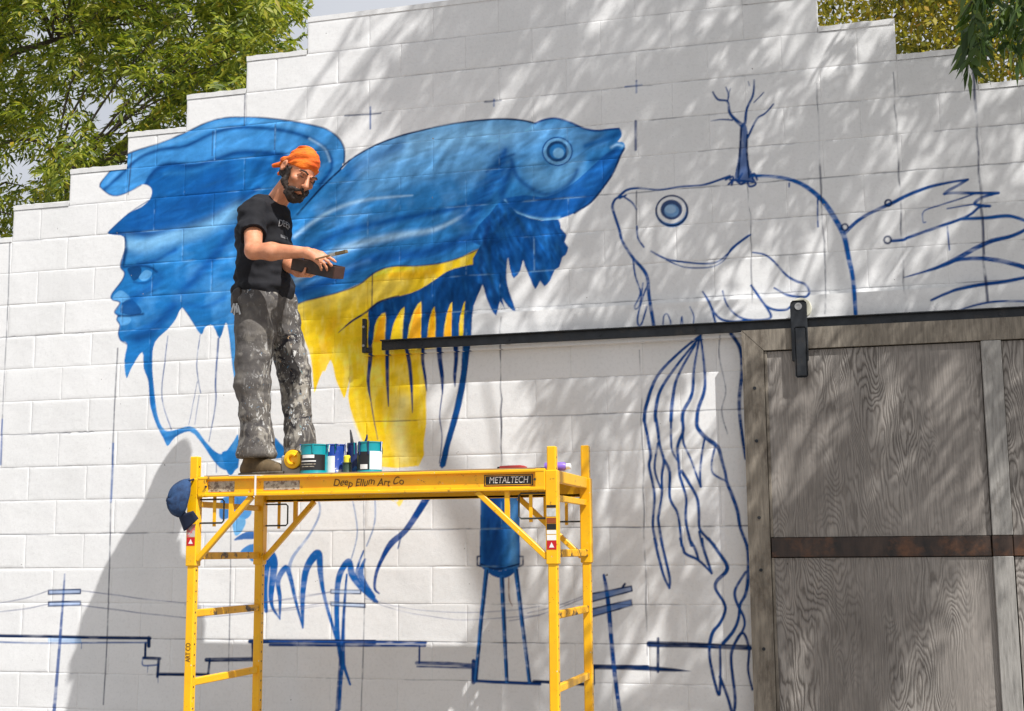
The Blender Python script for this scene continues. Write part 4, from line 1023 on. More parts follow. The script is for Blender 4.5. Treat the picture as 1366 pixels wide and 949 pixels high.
# labels on the posts
def post_label(x, z0, z1, m, name='sticker', w_=.044):
    b = MB(); b.box((x, PY[0] - .0288, (z0 + z1) / 2), (w_, .0012, z1 - z0)); return sput(b, name, m)
post_label(PX[0], 1.495, 1.535, M_RED); post_label(PX[0], 1.537, 1.60, pmat('faded_red', lin(196, 90, 96), .5, .3, 60, dirt=(.5, .45, .4), dirt_scale=50, dirt_lo=.48, dirt_hi=.55))
post_label(PX[1], 1.462, 1.502, M_RED); post_label(PX[1], 1.504, 1.528, M_WHT); post_label(PX[1], 1.532, 1.55, M_WHT); post_label(PX[1], 1.552, 1.578, M_BLK); post_label(PX[1], 1.58, 1.606, pmat('rust_label', lin(150, 70, 20), .6)); post_label(PX[1], 1.612, 1.65, pmat('grey_label', (.5, .5, .47), .5, .2, 60)); post_label(PX[1], 1.652, 1.664, M_BLK)
for x, z in ((PX[0], 1.515), (PX[1], 1.482)):
    b = MB(); v = [b.bm.verts.new((x + q[0], PY[0] - .0302, z + q[1])) for q in ((-.012, -.011), (.012, -.011), (0, .013))]; b.bm.faces.new(v); sput(b, 'warning_mark', M_WHT)
for x, z, t in ((PX[0], .98, 'ART CO'),):
    o = text_on('handwriting', t, .035, (0, 0, 0), M_INKPEN, scaf, scaf, width=.09, rot=-math.pi / 2); me = o.data
    n = len(me.vertices); co = np.empty(n * 3, np.float32); me.vertices.foreach_get('co', co); co = co.reshape(-1, 3) + np.array([x, PY[0] - PW / 2 - .001, z], np.float32); me.vertices.foreach_set('co', co.ravel())

# ------------------------------------------------------------------ things on the platform
PTZ = DECKZ + .010
def on_deck(px, Y): return at(px, 620, Y)[0]
M_TEAL = pmat('teal_paint_can', lin(14, 140, 150), .3, .12, 20); M_CANBLK = pmat('can_label_black', (.014, .014, .015), .4); M_LID = pmat('tin_lid', (.5, .5, .48), .35, .15, 30, 0, 80, .8)
M_PAPER = pmat('white_label', (.76, .76, .74), .6, .06, 40)
M_BLUEP = pmat('blue_bucket', lin(22, 62, 150), .4, .2, 14, dirt=(.65, .66, .68), dirt_scale=14, dirt_lo=.56, dirt_hi=.6)
M_NAVYP = pmat('navy_tub', lin(26, 42, 92), .4, .2, 14, dirt=lin(20, 100, 160), dirt_scale=12, dirt_lo=.55, dirt_hi=.6)
M_GREEN = pmat('dark_can', (.03, .06, .045), .4, .3, 14)
def label_arc(name, c, r, z0, z1, a0, a1, m, parent, n=10):
    b = MB(); g_ = []
    for i in range(n + 1):
        t = a0 + (a1 - a0) * i / n
        g_.append([b.bm.verts.new((c[0] + r * math.cos(t), c[1] + r * math.sin(t), z)) for z in (z0, z1)])
    for p, q in zip(g_, g_[1:]): b.bm.faces.new((p[0], q[0], q[1], p[1]))
    return b.build(name, m, parent, True)
def can(name, label, px, Y, r, h, m, band=True, cat='paint can', lid=True):
    x = on_deck(px, Y)
    t = thing(name, label, cat, (x, Y, PTZ))
    b = MB(); b.lathe([(0, 0), (r, 0), (r + .002, .004), (r, .008), (r, h - .008), (r + .003, h - .005), (r + .003, h), (r - .012, h), (r - .014, h - .008), (0, h - .008)], n=36); b.build('body', m, t, True)
    if lid:
        b = MB(); b.tube([(r * math.cos(a) * 1.02, r * math.sin(a) * 1.02 + .004, h * .86 - .06 * math.sin(a)) for a in np.linspace(0, math.pi, 12)], .0016, 6); b.build('handle', M_LID, t, True)
    return t
t = can('paint_can', 'teal paint can with black label beside the yellow reel', 419, -1.02, .068, .150, M_TEAL)
label_arc('label', (0, 0), .0688, .020, .098, math.radians(200), math.radians(345), M_CANBLK, t)
for z, hh, a0, a1, m in ((.080, .016, 212, 268, M_PAPER), (.062, .006, 205, 275, M_PAPER), (.048, .004, 205, 275, M_LBL), (.036, .004, 210, 268, M_LBL)):
    label_arc('label_print', (0, 0), .0693, z, z + hh, math.radians(a0 + 26), math.radians(a1 + 26), m, t)
t = can('paint_bucket', 'blue and white spattered paint bucket between two teal cans', 446, -.93, .056, .155, M_BLUEP, lid=False)
label_arc('label', (0, 0), .0568, .012, .095, math.radians(225), math.radians(295), M_PAPER, t)
t = can('paint_can', 'teal paint can with white and black label beside a navy tub', 493, -.98, .062, .158, M_TEAL)
label_arc('label', (0, 0), .0628, .018, .108, math.radians(195), math.radians(290), M_CANBLK, t); label_arc('label', (0, 0), .0630, .020, .110, math.radians(292), math.radians(365), M_PAPER, t)
label_arc('label_print', (0, 0), .0634, .022, .045, math.radians(245), math.radians(282), M_PAPER, t)
t = can('brush_tub', 'navy plastic tub holding upright paint brushes', 475, -.86, .050, .165, M_NAVYP, cat='tub', lid=False)
M_HANDLE = pmat('brush_handle', lin(30, 44, 90), .4, .2); M_HANDLE2 = pmat('dark_brush_handle', (.04, .04, .045), .4)
for dx, dy, lean, top, m in ((-.022, 0, -.006, .225, M_HANDLE), (.004, -.01, -.03, .235, M_HANDLE2), (.02, .015, .03, .21, M_HANDLE)):
    b = MB(); b.tube([(dx, dy, .03), (dx + lean * .6, dy, .16), (dx + lean, dy, top - .02), (dx + lean * 1.1, dy, top)], [.007, .007, .0065, .003], 8); b.build('brush', m, t, True)
for o_ in [o for o in bpy.data.objects if o.get('category') in ('paint can', 'tub')] + [o for o in bpy.data.objects if o.name.startswith('paint_bucket')]:
    r0 = {'paint_can': .070, 'paint_can.001': .064, 'brush_tub': .052}.get(o_.name, .058); h0 = {'paint_can': .15, 'paint_can.001': .158, 'brush_tub': .165}.get(o_.name, .155)
    rd = np.random.default_rng(len(o_.name) + int(h0 * 1000))
    for _ in range(5):
        a = math.radians(rd.uniform(205, 385)); ln = rd.uniform(.012, .07); ws = rd.uniform(.0015, .004)
        b = MB(); b.tube([((r0 + .0022) * math.cos(a), (r0 + .0022) * math.sin(a), h0 + .001), ((r0 + .0012) * math.cos(a), (r0 + .0012) * math.sin(a), h0 - ln * .6), ((r0 + .001) * math.cos(a), (r0 + .001) * math.sin(a), h0 - ln)], [ws * 1.6, ws, ws * 1.2], 6); b.build('paint_drip', (M_BLUEP, M_PAPER, M_TEAL, M_NAVYP)[rd.integers(4)], o_, True)
t = can('small_tin', 'small dark tin tucked between the blue bucket and navy tub', 463, -.98, .022, .06, M_GREEN, cat='tin', lid=False)
b = MB(); b.lathe([(0, 0), (.018, 0), (.018, .03), (.012, .036), (0, .036)], (0, 0, .06), 16); b.build('cap', pmat('yellow_cap', lin(244, 220, 60), .4), t, True)
# chalk-line reel
x = on_deck(389, -1.0); t = thing('chalk_reel', 'grey reel case with a yellow crank beside the boot', 'reel', (x, -1.0, PTZ))
M_GREYC = pmat('grey_case', (.30, .28, .25), .6, .25, 18, dirt=(.5, .47, .42), dirt_scale=20); M_YP = pmat('yellow_plastic', lin(246, 186, 10), .35, .08)
b = MB(); b.box((-.002, .02, .052), (.112, .05, .104), bevel=.008); b.build('case', M_GREYC, t)
RX = Matrix.Rotation(math.pi / 2, 3, 'X')
b = MB(); b.lathe([(0, 0), (.047, 0), (.047, .012), (.042, .016), (.030, .016), (.027, .010), (0, .010)], (.012, -.006, .082), 30, RX); b.build('spool', M_YP, t, True)
b = MB(); b.tube([(.012 + .024 * math.cos(a), -.024, .082 + .024 * math.sin(a)) for a in np.linspace(.7, 5.2, 12)], .009, 8); b.build('crank', M_YP, t, True)
b = MB(); b.lathe([(.0475, 0), (.051, 0), (.051, .006), (.0475, .006)], (.012, -.004, .082), 30, RX); b.build('rim', pmat('dark_rim', (.10, .045, .015), .5), t, True)
# marker and tube
x = on_deck(683, -.95); t = thing('paint_marker', 'red paint marker lying on the platform near the maker plate', 'marker', (x, -.95, PTZ + .014))
RY = Matrix.Rotation(math.pi / 2, 3, 'Y')
M_MRED = pmat('red_plastic', lin(206, 62, 56), .4, .15, 30)
b = MB(); b.lathe([(0, -.06), (.012, -.06), (.0135, -.02), (.014, .04), (.010, .062), (.005, .075), (0, .076)], n=16, rot=RY); b.build('barrel', M_MRED, t, True)
b = MB(); b.lathe([(0, -.074), (.008, -.073), (.009, -.06), (0, -.0595)], n=14, rot=RY); b.build('end_cap', M_RUB, t, True)
x = on_deck(745, -.86); t = thing('paint_tube', 'purple paint tube with white cap lying behind the scaffold post', 'paint tube', (x, -.86, PTZ + .022))
b = MB(); b.lathe([(0, -.07), (.021, -.066), (.022, -.02), (.021, .03), (.014, .038), (0, .039)], n=18, rot=RY); b.build('tube_body', pmat('purple_plastic', lin(128, 96, 190), .35, .15), t, True)
b = MB(); b.lathe([(0, .039), (.014, .039), (.014, .058), (.010, .062), (0, .062)], n=16, rot=RY); b.build('cap', M_WHT, t, True)
# a rag on the deck edge
x = on_deck(540, -1.1)

# ------------------------------------------------------------------ baseball cap hung on the post
M_CAP = pmat('navy_denim', lin(44, 76, 118), .85, .35, 10, .5, 260, dirt=lin(20, 34, 62), dirt_scale=9, dirt_lo=.42, dirt_hi=.60)
M_CAPD = pmat('dark_denim', lin(22, 34, 60), .85, .25, 9, .4, 260)
c0 = at(247, 663, -1.212)
capo = thing('baseball_cap', 'blue denim baseball cap hung on the scaffold post by its strap', 'cap', (c0[0], c0[1], c0[2]))
capo.rotation_euler = (0, 0, math.radians(46)); capo.scale = (.88, .88, .9)
def dome():
    """crown opening faces +x (toward the post); bulges left and a little toward the viewer"""
    v, q = [], []; nu, nv = 28, 12
    for i in range(nv + 1):
        th = (i / nv) * math.pi / 2
        for j in range(nu):
            ph = 2 * math.pi * j / nu
            r = math.cos(th) ** .85 if i < nv else 0
            y, z = .082 * r * math.cos(ph), .104 * r * math.sin(ph)
            x = -.098 * math.sin(th) ** 1.05
            k = 1 + .035 * math.sin(3 * ph + 2 * th) + .03 * math.sin(7 * ph - 3 * th)
            v.append((x * k + .10 * .16 * (z / .104), y * k - .010 * math.sin(th), z * k - .012 * math.sin(th)))
    idx = np.arange((nv + 1) * nu).reshape(nv + 1, nu)
    for i in range(nv):
        for j in range(nu): q.append((idx[i, j], idx[i, (j + 1) % nu], idx[i + 1, (j + 1) % nu], idx[i + 1, j]))
    return v, q
v, q = dome(); me = mesh_np('crown', v, q); o = link('crown', me, capo, [M_CAP]); sm_ = o.modifiers.new('s', 'SOLIDIFY'); sm_.thickness = .003
for ph in (math.pi / 6, math.pi / 2, 5 * math.pi / 6, 7 * math.pi / 6, 3 * math.pi / 2, 11 * math.pi / 6):
    b = MB(); pts = []
    for th in np.linspace(0, math.pi / 2 * .97, 10):
        r = math.cos(th) ** .85; y, z = .082 * r * math.cos(ph), .104 * r * math.sin(ph); x = -.098 * math.sin(th) ** 1.05
        k = 1.012 + .035 * math.sin(3 * ph + 2 * th) + .03 * math.sin(7 * ph - 3 * th); pts.append((x * k + .016 * (z / .104), y * k - .010 * math.sin(th), z * k - .012 * math.sin(th)))
    b.tube(pts, .0016, 6); b.build('seam', M_CAPD, capo, True)
b = MB(); b.lathe([(0, 0), (.007, 0), (.005, .005), (0, .006)], (-.103, -.010, -.012), 12, Matrix.Rotation(-math.pi / 2, 3, 'Y')); b.build('button', M_CAPD, capo, True)
v, q = [], []
nu, nv = 14, 6
for i in range(nv + 1):
    s_ = i / nv
    for j in range(nu + 1):
        a = -1 + 2 * j / nu
        y = .078 * a; z = -.080 - .02 * (1 - a * a) - s_ * .088 * (1 - .55 * a * a)
        x = .006 - .030 * (1 - a * a) + .035 * s_ + .03 * a * a
        v.append((x - .012, y * (1 - .1 * s_), z))
idx = np.arange((nv + 1) * (nu + 1)).reshape(nv + 1, nu + 1)
for i in range(nv):
    for j in range(nu): q.append((idx[i, j], idx[i, j + 1], idx[i + 1, j + 1], idx[i + 1, j]))
o = link('brim', mesh_np('brim', v, q), capo, [M_CAPD]); sm_ = o.modifiers.new('s', 'SOLIDIFY'); sm_.thickness = .004
b = MB(); b.tube([(.002, .055, .085), (.03, .04, .094), (.052, 0, .094), (.03, -.04, .094), (.002, -.055, .085)], .006, 6); b.build('strap', M_CAPD, capo, True)

# ------------------------------------------------------------------ the painter: bodies grown from distance fields
class Field:
    def __init__(s, lo, hi, h):
        s.lo = np.array(lo, float); s.h = h
        s.n = np.ceil((np.array(hi) - s.lo) / h).astype(int) + 1
        s.a = np.full(s.n, .06, np.float32)
    def win(s, lo, hi):
        i0 = np.clip(np.floor((lo - s.lo) / s.h).astype(int), 0, s.n); i1 = np.clip(np.ceil((hi - s.lo) / s.h).astype(int) + 1, 0, s.n)
        sl = tuple(slice(a, b) for a, b in zip(i0, i1))
        ax = [s.lo[k] + np.arange(i0[k], i1[k]) * s.h for k in range(3)]
        return sl, np.meshgrid(*ax, indexing='ij')
    def blend(s, sl, d, k):
        a = s.a[sl]
        if k <= 0: s.a[sl] = np.minimum(a, d); return
        h = np.clip(.5 + .5 * (a - d) / k, 0, 1); s.a[sl] = a * (1 - h) + d * h - k * h * (1 - h)
    def cap(s, a, b, ra, rb=None, k=.02):
        a, b = np.array(a, float), np.array(b, float); rb = ra if rb is None else rb; R = max(ra, rb) + k + .03
        sl, (X, Y, Z) = s.win(np.minimum(a, b) - R, np.maximum(a, b) + R)
        if X.size == 0: return s
        d = b - a; L = d @ d + 1e-12
        t = np.clip(((X - a[0]) * d[0] + (Y - a[1]) * d[1] + (Z - a[2]) * d[2]) / L, 0, 1)
        s.blend(sl, (np.sqrt((X - a[0] - t * d[0]) ** 2 + (Y - a[1] - t * d[1]) ** 2 + (Z - a[2] - t * d[2]) ** 2) - (ra + (rb - ra) * t)).astype(np.float32), k); return s
    def ell(s, c, r, R=None, k=.02, sub=False):
        c = np.array(c, float); r = np.array(r, float); R = np.eye(3) if R is None else np.array(R); m = r.max() + k + .03
        sl, (X, Y, Z) = s.win(c - m, c + m)
        if X.size == 0: return s
        P = np.stack([X - c[0], Y - c[1], Z - c[2]], -1) @ R          # columns of R are the axes
        k0 = np.sqrt(((P / r) ** 2).sum(-1)); k1 = np.sqrt(((P / r ** 2) ** 2).sum(-1)) + 1e-9
        d = (k0 * (k0 - 1) / k1).astype(np.float32)
        if sub: s.a[sl] = np.maximum(s.a[sl], -d)
        else: s.blend(sl, d, k)
        return s
    def cut(s, p, n):
        """remove everything on the side of plane (p) that n points to"""
        n = np.array(n, float); n = n / np.linalg.norm(n)
        ax = [s.lo[k] + np.arange(s.n[k]) * s.h for k in range(3)]
        d = (ax[0][:, None, None] - p[0]) * n[0] + (ax[1][None, :, None] - p[1]) * n[1] + (ax[2][None, None, :] - p[2]) * n[2]
        s.a = np.maximum(s.a, d.astype(np.float32)); return s
    def axes(s): return [s.lo[k] + np.arange(s.n[k]) * s.h for k in range(3)]
    def rough(s, amp, cell, seed):
        """cloth folds: value noise added to the distance; cell = (x, y, z) metres"""
        r = np.random.default_rng(seed); ax = s.axes()
        out = 0
        for o in range(2):
            c = [q / (1.9 ** o) for q in cell]
            g = [np.floor((a - a[0]) / q).astype(int) for a, q in zip(ax, c)]; f = [(a - a[0]) / q - i for a, q, i in zip(ax, c, g)]
            f = [q * q * (3 - 2 * q) for q in f]
            G = r.random([i.max() + 2 for i in g]).astype(np.float32) - .5
            def take(i, j, k): return G[np.ix_(g[0] + i, g[1] + j, g[2] + k)]
            fx, fy_, fz = f[0][:, None, None], f[1][None, :, None], f[2][None, None, :]
            v = 0
            for i in (0, 1):
                for j in (0, 1):
                    for k in (0, 1): v = v + take(i, j, k) * (fx if i else 1 - fx) * (fy_ if j else 1 - fy_) * (fz if k else 1 - fz)
            out = out + v * amp / (1.7 ** o)
        s.a = s.a + out.astype(np.float32); return s
    def mesh(s, name):
        a = s.a; a = np.pad(a, 1, constant_values=.06); ins = a < 0
        c = np.zeros([q - 1 for q in a.shape], np.uint8)
        sh = [(i, j, k) for i in (0, 1) for j in (0, 1) for k in (0, 1)]
        def sub(arr, o): return arr[o[0]:arr.shape[0] - 1 + o[0], o[1]:arr.shape[1] - 1 + o[1], o[2]:arr.shape[2] - 1 + o[2]]
        for o in sh: c += sub(ins, o)
        act = (c > 0) & (c < 8); ids = np.full(act.shape, -1, np.int64); cells = np.argwhere(act); ids[act] = np.arange(len(cells))
        pos = np.zeros((len(cells), 3)); cnt = np.zeros(len(cells))
        for o in sh:
            for ax in range(3):
                if o[ax]: continue
                o2 = list(o); o2[ax] = 1
                va = a[tuple((cells + np.array(o)).T)]; vb = a[tuple((cells + np.array(o2)).T)]
                k = (va < 0) != (vb < 0); t = np.where(k, va / np.where(k, va - vb, 1), 0)
                p = np.array(o, float)[None] + np.eye(3)[ax][None] * t[:, None]
                pos[k] += p[k]; cnt[k] += 1
        v = (cells + pos / cnt[:, None] - 1) * s.h + s.lo
        quads = []
        for ax in range(3):
            o2 = [0, 0, 0]; o2[ax] = 1
            n0 = [slice(0, a.shape[k] - o2[k]) for k in range(3)]; n1 = [slice(o2[k], a.shape[k]) for k in range(3)]
            ia, ib = ins[tuple(n0)], ins[tuple(n1)]
            e = np.argwhere(ia != ib); u, w_ = [(1, 2), (2, 0), (0, 1)][ax]
            k = (e[:, u] > 0) & (e[:, w_] > 0); e = e[k]
            flip = ib[tuple(e.T)]
            def idd(du, dw):
                q = e.copy(); q[:, u] -= du; q[:, w_] -= dw; return ids[tuple(q.T)]
            Q = np.stack([idd(1, 1), idd(0, 1), idd(0, 0), idd(1, 0)], 1)
            Q[flip] = Q[flip][:, ::-1]; quads.append(Q)
        return mesh_np(name, v, np.concatenate(quads))

FZ = PTZ                                                     # the deck the boots stand on
def J(px, py, Y): return at(px, py, Y)
TURN = math.radians(13)                                       # he faces along the wall, turned this far toward the street
Fd = np.array([math.cos(TURN), -math.sin(TURN), 0]); Rd = np.array([-math.sin(TURN), -math.cos(TURN), 0]); Ud = np.array([0, 0, 1.])
pelvis = J(352, 398, -.80); waist = J(349, 362, -.80); chest = J(350, 312, -.80); neckb = J(364, 270, -.80)
sh_r = J(338, 285, -.955); sh_l = J(364, 281, -.63)
el_r = J(338, 335, -1.10); wr_r = J(408, 337, -1.10); el_l = J(372, 345, -.64); wr_l = J(396, 362, -.96)
hip_r = J(342, 410, -.88); hip_l = J(371, 410, -.72); kn_r = J(337, 512, -.93); kn_l = J(393, 500, -.68); an_r = J(342, 604, -.93); an_l = J(400, 596, -.66)
hc = J(399, 231, -.86); HS = 1.18
hy, hp, hr = math.radians(38), math.radians(34), math.radians(18)  # head: turned to the street, chin down, tipped
hf = np.array([math.cos(hp) * math.cos(hy), -math.cos(hp) * math.sin(hy), -math.sin(hp)])
hs = np.array([-math.sin(hy), -math.cos(hy), 0.0]); hu = np.cross(hs, hf); hu /= np.linalg.norm(hu)
cr_, sr_ = math.cos(hr), math.sin(hr); hs, hu = hs * cr_ + hu * sr_, hu * cr_ - hs * sr_
HR = np.stack([hs, hf, hu], 1)                                # columns: his right, forward, up
def Hd(r, f, u): return hc + HR @ np.array([r, f, u]) * HS
M_SKIN = None
def skinmat():
    m, nt, b = newmat('skin')
    co = N(nt, 'TexCoord').outputs['Object']
    c = ramp(nt, noise(nt, 14, 5, .6, co), [(.3, lin(176, 112, 80)), (.55, lin(206, 140, 104)), (.75, lin(222, 160, 126))])
    nt.links.new(c, b.inputs['Base Color']); b.inputs['Roughness'].default_value = .5
    b.inputs['Subsurface Weight'].default_value = .12; b.inputs['Subsurface Radius'].default_value = (.012, .005, .003); b.inputs['Subsurface Scale'].default_value = 1.0
    bump(nt, b, noise(nt, 130, 3, .5, co), .12, .002); return m
M_SKIN = skinmat()

def hand(f, wrist, palm_dir, back_n, side, curls, size=1.0, spread=1.0, thumb=None, k=.006):
    """palm + four jointed fingers + thumb; palm_dir: wrist to knuckles, back_n: out of the back, side: toward the thumb"""
    d = palm_dir / np.linalg.norm(palm_dir); n = back_n - d * (back_n @ d); n /= np.linalg.norm(n); t = np.cross(d, n); t = t if t @ side > 0 else -t
    L = .088 * size
    for q in (-1, 0, 1): f.cap(wrist + d * .012, wrist + d * L + t * q * .026 * size, .021 * size, .0125 * size, .018)
    tips = []
    for i, (off, ln) in enumerate(((.030, .074), (.010, .083), (-.010, .077), (-.029, .060))):
        p = wrist + d * (L - .004 * abs(i - 1)) + t * off * size; dd = d + t * (.10 * (1.2 - i) * spread); dd /= np.linalg.norm(dd)
        r = .0092 * size * (1 - .05 * i); a = 0
        for j, fr in enumerate((.45, .32, .23)):
            a += curls[i] * (.55, .8, .6)[j]
            v = dd * math.cos(a) - n * math.sin(a); q = p + v * ln * fr * size
            f.cap(p, q, r, r * .9, k); p, r = q, r * .9
        tips.append(p)
    if thumb is not None:
        p = wrist + d * .028 * size + t * .030 * size
        for v, ln, r in thumb:
            v = d * v[0] + t * v[1] - n * v[2]; v = v / np.linalg.norm(v); q = p + v * ln * size; f.cap(p, q, r * size, r * .88 * size, .010); p = q
    return tips

lo = np.array([1.55, -1.35, FZ]); hi = np.array([2.75, -.40, FZ + 1.85])
body = Field((1.72, -1.24, FZ + .02), (2.62, -.46, FZ + 1.84), .0058)
RT = np.stack([Rd, Fd, Ud], 1)
# trunk (under the shirt), legs (under the trousers)
body.ell(chest, (.155, .095, .17), RT, .03); body.ell((waist + pelvis) / 2, (.135, .09, .16), RT, .05)
for a, b_, c_, ra, rb, rc_ in ((hip_r, kn_r, an_r, .075, .052, .036), (hip_l, kn_l, an_l, .072, .050, .034)):
    body.cap(a, b_, ra, rb, .04); body.cap(b_, c_, rb, rc_, .02)
# neck and head
body.cap(neckb - Ud * .03, hc - hu * .05 - hf * .02, .058, .052, .03)
body.ell(Hd(0, -.008, .028), (.074, .096, .098), HR, .02)
body.ell(Hd(0, .034, -.030), (.058, .062, .080), HR, .03)             # face
body.cap(Hd(-.030, .052, -.088), Hd(.030, .052, -.088), .026, .026, .03)   # jaw and chin
body.cap(Hd(0, .088, .012), Hd(0, .116, -.026), .009, .0145, .010)     # nose
for q in (-1, 1):
    body.ell(Hd(q * .010, .104, -.030), (.0085, .010, .008), HR, .006)   # nostrils
    body.ell(Hd(q * .040, .064, -.022), (.024, .020, .020), HR, .018)    # cheekbones
    body.cap(Hd(q * .014, .089, .022), Hd(q * .048, .072, .020), .008, .007, .010)  # brow ridge
    body.ell(Hd(q * .031, .090, .004), (.014, .010, .009), HR, 0, True)  # eye sockets
    body.ell(Hd(q * .080, -.010, -.004), (.011, .021, .034), HR, .006)   # ears
    body.ell(Hd(q * .086, -.004, -.004), (.006, .011, .020), HR, 0, True)
    body.ell(Hd(q * .031, .077, .004), (.0125, .0125, .0115), HR, .002)  # eyeballs under the lids
body.cap(Hd(-.020, .086, -.056), Hd(.020, .086, -.056), .0065, .0065, .006)   # lips
body.cap(Hd(-.016, .086, -.066), Hd(.016, .086, -.066), .007, .007, .006)
# arms
body.cap(neckb - Ud * .05, sh_r, .05, .056, .04); body.cap(neckb - Ud * .05, sh_l, .05, .056, .04)
body.cap(sh_r, el_r, .054, .043, .03); body.cap(el_r, el_r + (wr_r - el_r) * .35, .041, .045, .02); body.cap(el_r + (wr_r - el_r) * .35, wr_r, .045, .027, .02)
body.cap(sh_l, el_l, .052, .042, .03); body.cap(el_l, el_l + (wr_l - el_l) * .35, .040, .042, .02); body.cap(el_l + (wr_l - el_l) * .35, wr_l, .042, .026, .02)
# near hand: back toward the viewer, fingers reaching right over the tray, holding a brush between thumb and forefinger
kd = J(433, 347, -1.10) - wr_r
hand(body, wr_r, kd, np.array([.25, -.75, .6]), np.array([0, .1, 1.]), (.28, .55, .7, .8), 1.0, .9, thumb=(((.75, .55, .5), .045, .0135), ((1., .05, .35), .036, .0115)))
# far hand: palm up under the tray, finger tips curling up in front of it
wl2 = wr_l
hand(body, wl2, J(430, 375, -1.06) - wl2, np.array([0, .1, -1.]), np.array([.2, .9, 0]), (.75, .8, .8, .75), 1.0, .9, thumb=(((.6, .8, .5), .045, .013), ((.9, .2, .7), .035, .011)))
# stop the body inside the boots
me = body.mesh('person')
person = link('person', me, None, [M_SKIN])
tag(person, 'bearded person in orange bandana, black T-shirt and paint-spattered trousers holding a brush', 'person')

# ---- T-shirt
def clothmat(name, col, var, bs, rough=.85, stain=None):
    m, nt, b = newmat(name); col = np.array(col); co = N(nt, 'TexCoord').outputs['Object']
    c = ramp(nt, noise(nt, 7, 6, .6, co), [(.3, col * (1 - var)), (.7, col * (1 + var))])
    if stain is not None:
        g = ramp(nt, noise(nt, 30, 4, .6, co), [(.70, (0, 0, 0)), (.74, (1, 1, 1))]); c = mixc(nt, g, c, stain)
    nt.links.new(c, b.inputs['Base Color']); b.inputs['Roughness'].default_value = rough; b.inputs['Specular IOR Level'].default_value = .25
    bump(nt, b, noise(nt, bs, 5, .65, co), .35, .006); return m
M_SHIRT = clothmat('black_cotton', (.014, .014, .017), .35, 24)
sh = Field((1.70, -1.22, FZ + .80), (2.45, -.44, FZ + 1.62), .0062)
sh.ell(chest + Ud * .01 + Fd * .012, (.175, .132, .20), RT, .03)
sh.ell(waist + Fd * .008, (.158, .134, .20), RT, .08)
sh.ell(pelvis + Ud * .02 + Fd * .004, (.165, .140, .14), RT, .06)
sh.cap(neckb - Ud * .045, sh_r + Rd * .0, .066, .070, .05); sh.cap(neckb - Ud * .045, sh_l, .066, .070, .05)
ua = el_r - sh_r; ul = el_l - sh_l
sh.cap(sh_r, sh_r + ua * .78, .070, .076, .035); sh.cap(sh_l, sh_l + ul * .78, .068, .072, .035)
sh.rough(.024, (.12, .12, .05), 3); sh.rough(.010, (.045, .045, .07), 4)
# neckline, sleeve ends and hem
sh.ell(neckb + Ud * .045 + Fd * .020, (.062, .068, .056), RT, 0, True)
g_ = sh.axes(); 
def cutlocal(f, p, n, centre, rad):
    """plane cut that only acts near one limb"""
    n = np.array(n) / np.linalg.norm(n); ax = f.axes()
    X, Y, Z = ax[0][:, None, None], ax[1][None, :, None], ax[2][None, None, :]
    d = (X - p[0]) * n[0] + (Y - p[1]) * n[1] + (Z - p[2]) * n[2]
    r = np.sqrt((X - centre[0]) ** 2 + (Y - centre[1]) ** 2 + (Z - centre[2]) ** 2) - rad
    f.a = np.maximum(f.a, np.minimum(d, -r).astype(np.float32))
cutlocal(sh, sh_r + ua * .46, ua, sh_r + ua * .98, .135); cutlocal(sh, sh_l + ul * .64, ul, sh_l + ul * 1.05, .105)
sh.cut(pelvis - Ud * .005, -Ud - Fd * .16)
shirt = link('t_shirt', sh.mesh('t_shirt'), person, [M_SHIRT])
# ---- trousers
def trousermat():
    m, nt, b = newmat('spattered_trousers'); co = N(nt, 'TexCoord').outputs['Object']
    c = ramp(nt, noise(nt, 6, 6, .6, co), [(.3, (.050, .046, .046)), (.52, (.10, .090, .082)), (.75, (.18, .162, .138))])
    for sc, lo_, hi_, col, st in ((15, .50, .62, (.36, .33, .28), (1.3, 1.3, .6)), (30, .60, .64, (.60, .59, .56), (1.4, 1.4, .6)), (11, .56, .64, (.022, .02, .024), (1, 1, 1.4)), (30, .69, .705, (.10, .26, .42), (1, 1, 1)), (34, .70, .71, (.45, .30, .17), (1, 1, 1)), (55, .68, .69, (.72, .73, .72), (1, 1, 1)), (24, .72, .73, (.16, .34, .34), (1, 1, 1))):
        mp = N(nt, 'Mapping'); mp.inputs['Scale'].default_value = st; mp.inputs['Location'].default_value = (sc * 1.7, sc * .3, sc * .9); nt.links.new(co, mp.inputs[0])
        t = N(nt, 'TexNoise', Scale=float(sc), Detail=3.0, Roughness=.6, Distortion=1.2); nt.links.new(mp.outputs[0], t.inputs['Vector'])
        g = ramp(nt, t.outputs['Fac'], [(lo_, (0, 0, 0)), (hi_, (1, 1, 1))])
        wm_ = ramp(nt, noise(nt, 4.5, 2, .5, co, (1, 1, .8)), [(.40, (.08, .08, .08)), (.60, (1, 1, 1))])
        c = mixc(nt, mixc(nt, 1.0, g, wm_, 'MULTIPLY'), c, col)
    nt.links.new(c, b.inputs['Base Color']); b.inputs['Roughness'].default_value = .8; b.inputs['Specular IOR Level'].default_value = .3
    bump(nt, b, noise(nt, 28, 5, .65, co), .5, .008); return m
M_TR = trousermat()
tr = Field((1.70, -1.12, FZ + .025), (2.50, -.42, FZ + 1.02), .0062)
tr.ell(pelvis - Ud * .02, (.165, .125, .15), RT, .03)
tr.cap(hip_r, kn_r, .116, .087, .05); tr.cap(kn_r, an_r + Ud * .05, .087, .083, .04); tr.cap(an_r + Ud * .07, an_r - Ud * .012, .086, .104, .02)
tr.cap(hip_l, kn_l, .104, .082, .05); tr.cap(kn_l, an_l + Ud * .02, .082, .074, .04); tr.cap(an_l + Ud * .06, an_l - Ud * .03, .080, .084, .02)
